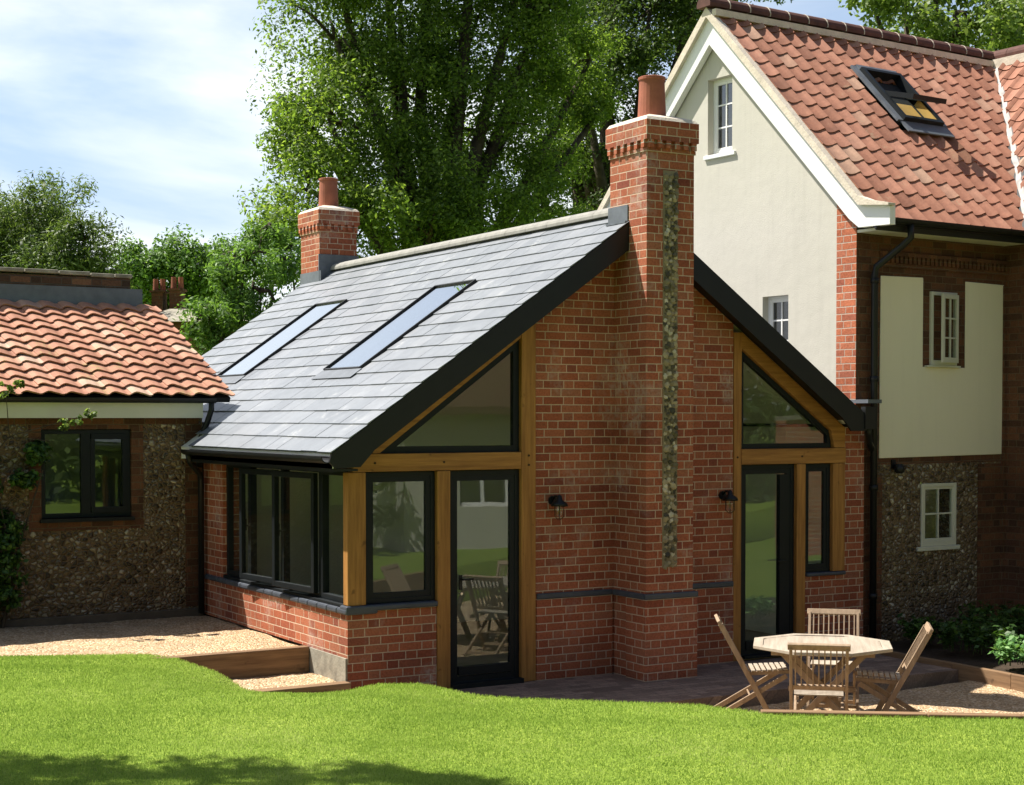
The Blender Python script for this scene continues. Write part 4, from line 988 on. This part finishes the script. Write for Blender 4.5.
def tree(name, label, cat, base, blobs, mat, per=90, size=(.06, .12), limbs=True, r0=.35, rc=(.45, .9), group=None, droop=0, flat=.75, twigs=.35, asp=.5, nsub=None):
    base = Vector(base); t_ = thing(name, label, cat, base, 0, group)
    C, Nn, subs = blob_leaves(blobs, per, size, rc, nsub, flat, droop)
    sz = RNG.uniform(size[0], size[1], len(C))
    quads('crown', leafquads(C, Nn, sz, asp), RNG.random(len(C))**1.2, M[mat], t_)
    if limbs:
        g = MB(); cen = Vector(np.mean([b[:3] for b in blobs], axis=0)); fork = base.lerp(Vector((cen.x, cen.y, base.z+(cen.z-base.z)*.45)), 1)
        g.tube([base, base.lerp(fork, .5)+Vector((.15, 0, 0)), fork], [r0*1.2, r0*.95, r0*.8], 10)
        for b in blobs:
            c = Vector(b[:3]); m1 = fork.lerp(c, .5)+Vector((random.uniform(-.4, .4), random.uniform(-.4, .4), random.uniform(-.1, .6)))
            g.tube([fork, m1, c], [r0*.5, r0*.3, r0*.1], 7)
        for sc_, dr in subs:
            if random.random() < twigs:
                b = min(blobs, key=lambda b: (Vector(b[:3])-Vector(sc_)).length); c = Vector(b[:3]); s1 = Vector(sc_)
                g.tube([c, c.lerp(s1, .5)+Vector((0, 0, .12)), s1], [.05, .035, .012], 5)
        g.build('trunk', M['bark'], t_, smooth=True)
    return t_
def B(lst, d0=0):      # crown masses given as (x, y, radius in px, distance)
    out_ = []
    for x, y, r, d in lst:
        p = at(x, y, d); out_.append((p.x, p.y, p.z, r*d/F))
    return out_
def gb(x, d): p = at(x, 417, d); return (p.x, p.y, -.3)
tree('ash_tree', 'very tall leafy ash tree filling the sky behind the slate roof', 'tree', gb(430, 37),
     B([(300, 110, 22, 36), (298, 155, 22, 35), (560, 150, 34, 40), (590, 60, 38, 40), (600, 110, 24, 40), (430, 235, 44, 35), (335, 40, 62, 36), (330, 120, 60, 35), (310, 190, 48, 34), (300, 235, 40, 33), (400, 0, 75, 37), (400, 90, 75, 37), (400, 180, 65, 36), (370, 230, 45, 34), (470, 40, 75, 38), (480, 130, 75, 38), (470, 215, 55, 36),
        (540, 10, 60, 38), (530, 90, 45, 39), (545, 205, 48, 38), (330, -40, 60, 36), (430, -80, 80, 38), (530, -60, 70, 38), (380, -110, 60, 37), (480, -140, 70, 38)]), 'leaf_ash', per=330, size=(.034, .07), r0=.5, rc=(.5, .95), twigs=.2)
tree('sycamore_tree', 'dark spreading sycamore with thick bare limbs between the tall ash and the white gable', 'tree', gb(625, 44),
     B([(600, 40, 50, 43), (650, 10, 60, 44), (585, 90, 26, 42), (640, 75, 34, 44), (700, -20, 60, 44), (590, 165, 26, 43), (750, -32, 42, 45), (575, 10, 50, 45), (620, -40, 70, 45), (560, 60, 44, 44), (612, 118, 34, 45), (572, 165, 38, 44), (628, 180, 34, 44), (560, 120, 30, 45), (600, 215, 30, 42), (560, 235, 34, 41), (690, 20, 40, 46)]), 'leaf_dark', per=230, size=(.038, .078), r0=.55, rc=(.5, 1.), twigs=.3)
tree('lime_tree', 'bright yellow-green tree showing over the red tiled ridge at top right', 'tree', gb(930, 34),
     B([(870, 0, 24, 33), (905, 5, 36, 34), (955, 12, 42, 34), (1005, 15, 40, 33), (1050, 0, 55, 34), (930, -40, 50, 35), (1000, -60, 60, 35), (980, 60, 60, 37), (900, 60, 50, 37)]), 'leaf_lime', per=140, size=(.05, .10), r0=.35, rc=(.4, .8), twigs=.25)
tree('willow_tree', 'grey-green feathery tree at the far left beyond the old wall', 'tree', gb(50, 46),
     B([(60, 200, 34, 46), (25, 215, 42, 46), (85, 240, 34, 45), (0, 240, 50, 47), (45, 255, 45, 45), (105, 262, 26, 45), (-40, 220, 50, 46), (70, 290, 50, 46), (10, 300, 50, 46), (110, 300, 30, 46)]), 'leaf_olive', per=260, size=(.055, .10), r0=.3, rc=(.5, .9), droop=.9, asp=.28, twigs=.3)
tree('maple_tree', 'round mid-green tree in the distance above the far chimneys', 'tree', gb(160, 60),
     B([(150, 262, 24, 60), (185, 262, 26, 60), (128, 280, 22, 60), (160, 285, 30, 60), (205, 270, 24, 60), (190, 300, 30, 61), (225, 262, 22, 60), (140, 310, 30, 62), (220, 300, 30, 62)]), 'leaf_soft', per=240, size=(.06, .11), r0=.3, rc=(.6, 1.1), twigs=.1)
tree('birch_tree', 'light green airy young tree just left of the slate roof and brick chimney', 'tree', gb(240, 27),
     B([(245, 262, 26, 27), (225, 290, 30, 27), (260, 290, 34, 27), (210, 318, 22, 26.5), (240, 325, 34, 27), (275, 262, 26, 28), (290, 250, 24, 29), (222, 345, 24, 26.5), (262, 232, 18, 28), (270, 330, 30, 28), (300, 300, 30, 29)]), 'leaf_soft', per=190, size=(.03, .07), r0=.12, rc=(.32, .6), droop=.5, asp=.35, twigs=.4)
# tree whose branches shade the lawn, beyond the left edge of the picture
tree('apple_tree', 'garden tree whose branches reach in from the left and shade the near lawn', 'tree', (-4.5, 12.6, .3),
     [(-1.05, 12.71, 7.2, 0.85), (-0.35, 12.31, 7.2, 0.8), (0.25, 11.96, 7.2, 0.7), (0.95, 11.51, 7.2, 0.62), (1.55, 11.06, 7.2, 0.5), (-2.0, 12.76, 7.2, 1.1), (-3.4, 12.96, 6.6, 1.4), (-4.4, 12.56, 8.2, 1.5), (-1.7, 11.56, 7.4, 0.9), (-0.6, 11.06, 7.3, 0.9)], 'leaf_dark', per=150, size=(.035, .075), r0=.16, rc=(.25, .42), twigs=.4)
# hedge and trees on the far side of the garden, mirrored in the glass
tree('garden_hedge', 'long clipped hedge on the opposite side of the garden, seen mirrored in the door glass', 'hedge', (14, -6, 0),
     [(8+i*1.7, -3-i*.25, 1.1, 1.25) for i in range(12)]+[(8+i*1.7, -3-i*.25, 2.3, 1.0) for i in range(12)], 'leaf_dark', per=60, size=(.09, .16), limbs=False, rc=(.4, .7))
tree('garden_oak', 'broad green tree across the garden behind the photographer', 'tree', (16, -12, 0),
     [(13, -10, 5, 2.4), (16, -12, 7, 3), (19, -13, 5.5, 2.6), (22, -12, 4.5, 2.4), (11, -11, 3.5, 2)], 'leaf_ash', per=60, size=(.14, .24), rc=(.7, 1.2), r0=.4)
tree('garden_beech', 'tall green tree across the garden, right of the hedge', 'tree', (28, -8, 0),
     [(26, -8, 5, 3), (29, -7, 7, 3), (31, -5, 4.5, 3)], 'leaf_ash', per=60, size=(.14, .24), rc=(.7, 1.2), r0=.4)
for nm_, lb_, bs_ in (('sky_block_tree_mid', 'unseen tall tree added behind the photographer to block sky light, middle of the far garden edge', [(2, -13, 5, 4), (4, -15, 9, 4), (-1, -14, 7, 3.5), (6, -13, 4, 3)]),
                      ('sky_block_tree_left', 'unseen tall tree added behind the photographer to block sky light, left of the far garden edge', [(-9, -11, 5, 4), (-8, -13, 9, 4), (-13, -10, 6, 3.5), (-5, -12, 4, 3)]),
                      ('sky_block_tree_side', 'unseen tall tree added behind the photographer to block sky light, left side of the garden', [(-16, -4, 5, 3.5), (-17, -3, 9, 4), (-15, -8, 6, 3)])):
    tree(nm_, lb_, 'tree', (bs_[0][0], bs_[0][1], 0), bs_, 'leaf_dark', per=60, size=(.18, .30), rc=(.8, 1.3), r0=.4, twigs=.1)  # unseen trees added behind the camera to cut sky light on the walls
gh = thing('garden_house', 'cream garden building across the lawn, mirrored in the glass doors', 'building', (13.5, 2.5, .3))
g = MB(); g.prism([(11.2, 0), (16.6, 0), (16.6, 2.7), (11.2, 2.7)], 'y', 3.6, 3.85, [[(12.2, 1.1), (12.2, 2.1), (13.2, 2.1), (13.2, 1.1)]]); g.box(11.2, 11.45, .5, 3.59, 0, 2.7); g.box(16.35, 16.6, .5, 3.59, 0, 2.7); g.build('wall', M['render'], gh)
g = MB(); g.prism([(.3, 2.72), (4.1, 2.6), (4.1, 2.72), (2.1, 4.1), (.3, 2.84)], 'x', 11.0, 16.8); g.build('roof', M['ridge_red'], gh)
g = MB(); g.box(12.2, 13.2, 3.65, 3.7, 1.1, 1.16); g.box(12.2, 13.2, 3.65, 3.7, 2.04, 2.1); g.box(12.2, 12.26, 3.65, 3.7, 1.16, 2.04); g.box(13.14, 13.2, 3.65, 3.7, 1.16, 2.04); g.box(12.67, 12.73, 3.65, 3.7, 1.16, 2.04); f = g.build('window', M['white'], gh)
g = MB(); g.box(12.26, 13.14, 3.67, 3.68, 1.16, 2.04); g.build('pane', M['glass_old'], f)
gw = thing('garden_wall', 'tall red brick garden wall across the lawn, mirrored in the narrow side light', 'wall', (20, 3.6, .3))
g = MB(); g.box(19.0, 27, 3.5, 3.8, 0, 2.5); g.build('brickwork', M['brick_q'], gw); g = MB(); g.box(19.0, 27, 3.46, 3.84, 2.502, 2.58); g.build('coping', M['conc'], gw)
tree('flowering_shrub', 'dark leafy shrub against the cream garden building, mirrored in the window', 'shrub', (10.2, 4.0, .4),
     [(10.2, 4.1, 1.2, .8), (10.4, 3.9, 2.0, .8), (9.8, 4.1, 1.6, .7), (10.6, 4.1, 2.7, .6)], 'leaf_dark', per=90, size=(.04, .08), r0=.05, rc=(.25, .45))
# climber on the outbuilding
def climber():
    t_ = thing('climbing_shrub', 'dark climbing shrub over the flint wall at the left edge, with a few sprigs coloured paler as sunlit', 'shrub', (3.7, 16.9, .35))
    g = MB()
    for k in range(7):
        x = 3.3+k*.1; g.tube([(3.7+random.uniform(-.1, .1), 16.95, .35), (x, 16.9, 1.2), (x+random.uniform(-.2, .3), 16.85, 2.2+random.uniform(-.4, .3))], [.02, .014, .006], 6)
    for q in ((3.75, 16.75, 2.75), (4.45, 16.6, 2.55), (4.2, 16.8, 2.3)): g.tube([(3.6, 16.9, 2.1), (3.8, 16.85, 2.35), q], [.01, .007, .003], 5)
    g.build('stem', M['bark'], t_)
    bl_ = [(3.45, 16.85, .8+.28*i, .26) for i in range(6)]+[(3.75, 16.88, .7+.26*i, .20) for i in range(4)]+[(4.1, 16.98, 2.2, .12), (3.95, 16.95, 1.9, .12)]
    C, Nn, _ = blob_leaves(bl_, 55, None, (.10, .2), nsub=12)
    C[:, 1] = np.minimum(C[:, 1], 17.0)
    quads('foliage', leafquads(C, Nn, RNG.uniform(.02, .042, len(C)), .6), RNG.random(len(C)), M['leaf_ivy'], t_)
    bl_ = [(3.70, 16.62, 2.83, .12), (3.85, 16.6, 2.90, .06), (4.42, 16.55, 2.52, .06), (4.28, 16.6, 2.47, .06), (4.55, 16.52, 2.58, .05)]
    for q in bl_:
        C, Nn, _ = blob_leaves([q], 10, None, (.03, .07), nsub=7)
        quads('sprig', leafquads(C, Nn, RNG.uniform(.02, .038, len(C)), .6), RNG.random(len(C)), M['leaf_lime'], t_)  # sunlight put into colour: paler leaves than the shrub's other foliage
climber()
# bed plants
def bedplant(name, label, c, r, n, mat, size, h):
    t_ = thing(name, label, 'plant', (c[0], c[1], .1), 0, 'plants in the flower bed')
    g = MB(); C, Nn = [], []
    for k in range(n):
        a = random.uniform(0, 6.283); rr = r*random.random()**.5; x, y = c[0]+rr*math.cos(a), c[1]+rr*math.sin(a); hh_ = h*random.uniform(.6, 1.1)
        tx, ty = x+random.uniform(-.08, .08), y+random.uniform(-.08, .08); g.tube([(x, y, .1), (tx, ty, .1+hh_)], [.004, .002], 4)
        for q in range(14):
            f_ = .25+.75*random.random(); C.append((x+(tx-x)*f_+random.uniform(-.05, .05), y+(ty-y)*f_+random.uniform(-.05, .05), .1+hh_*f_)); Nn.append((random.gauss(0, .5), random.gauss(0, .5), 1))
    g.build('stem', M['leaf_ivy'], t_); C = np.array(C); Nn = np.array(Nn); Nn /= np.linalg.norm(Nn, axis=1)[:, None]
    quads('foliage', leafquads(C, Nn, RNG.uniform(*size, len(C)), .6), RNG.random(len(C)), M[mat], t_)
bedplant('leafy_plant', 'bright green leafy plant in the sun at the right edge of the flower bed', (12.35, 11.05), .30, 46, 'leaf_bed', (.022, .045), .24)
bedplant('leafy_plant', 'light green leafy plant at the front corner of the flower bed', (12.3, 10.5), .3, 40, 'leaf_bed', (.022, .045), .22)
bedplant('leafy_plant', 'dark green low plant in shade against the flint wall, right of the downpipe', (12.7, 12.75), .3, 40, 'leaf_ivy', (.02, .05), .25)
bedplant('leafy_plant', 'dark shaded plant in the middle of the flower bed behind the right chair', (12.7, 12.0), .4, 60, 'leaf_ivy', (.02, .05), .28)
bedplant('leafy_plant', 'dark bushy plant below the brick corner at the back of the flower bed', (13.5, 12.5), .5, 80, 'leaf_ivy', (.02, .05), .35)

# ------------------------------------------------------------------ distant house
fh = thing('distant_house', 'far old brick house with grey roof and clay chimney pots between the trees', 'house', gb(185, 46)[:2]+(0,), 0)
def fp(x, y, d=46): return at(x, y, d)
c0 = fp(190, 325); ax = Vector((RT.x, RT.y, 0)); bx2 = Vector((FW.x, FW.y, 0)).normalized()
def obx(g, cx, w_, dp, z0, z1, d=46):
    c = fp(cx, 417, d); mt = Matrix(((ax.x, bx2.x, 0, c.x), (ax.y, bx2.y, 0, c.y), (0, 0, 1, 0), (0, 0, 0, 1))); g.box(-w_/2, w_/2, -dp/2, dp/2, z0, z1, mt); return mt
zz = lambda y: fp(0, y).z
g = MB(); mt = obx(g, 205, 3.0, 3, 0, zz(325)); g.build('wall', M['brick_old'], fh)
g = MB(); g.add([mt @ Vector(v) for v in ((-1.7, -1.7, zz(325)), (1.7, -1.7, zz(325)), (1.7, 1.7, zz(325)), (-1.7, 1.7, zz(325)), (-1.0, 0, zz(309)), (1.0, 0, zz(309)))], [(0, 1, 5, 4), (1, 2, 5), (2, 3, 4, 5), (3, 0, 4), (0, 3, 2, 1)]); g.build('roof', M['conc'], fh)
for cx, w_, top in ((160, .32, 290), (178, .34, 288)):
    g = MB(); obx(g, cx, w_, .6, 0, zz(top), 46.5); obx(g, cx, w_+.1, .7, zz(top+2), zz(top), 46.5); ck = g.build('chimney', M['brick_old'], fh)
    g = MB()
    for k in (-1, 1):
        p = fp(cx+k*3.5, 417, 46.5); g.tube([(p.x, p.y, zz(top)), (p.x, p.y, zz(top)+.35)], [.085, .07], 10)
    g.build('chimney_pot', M['clay'], ck)
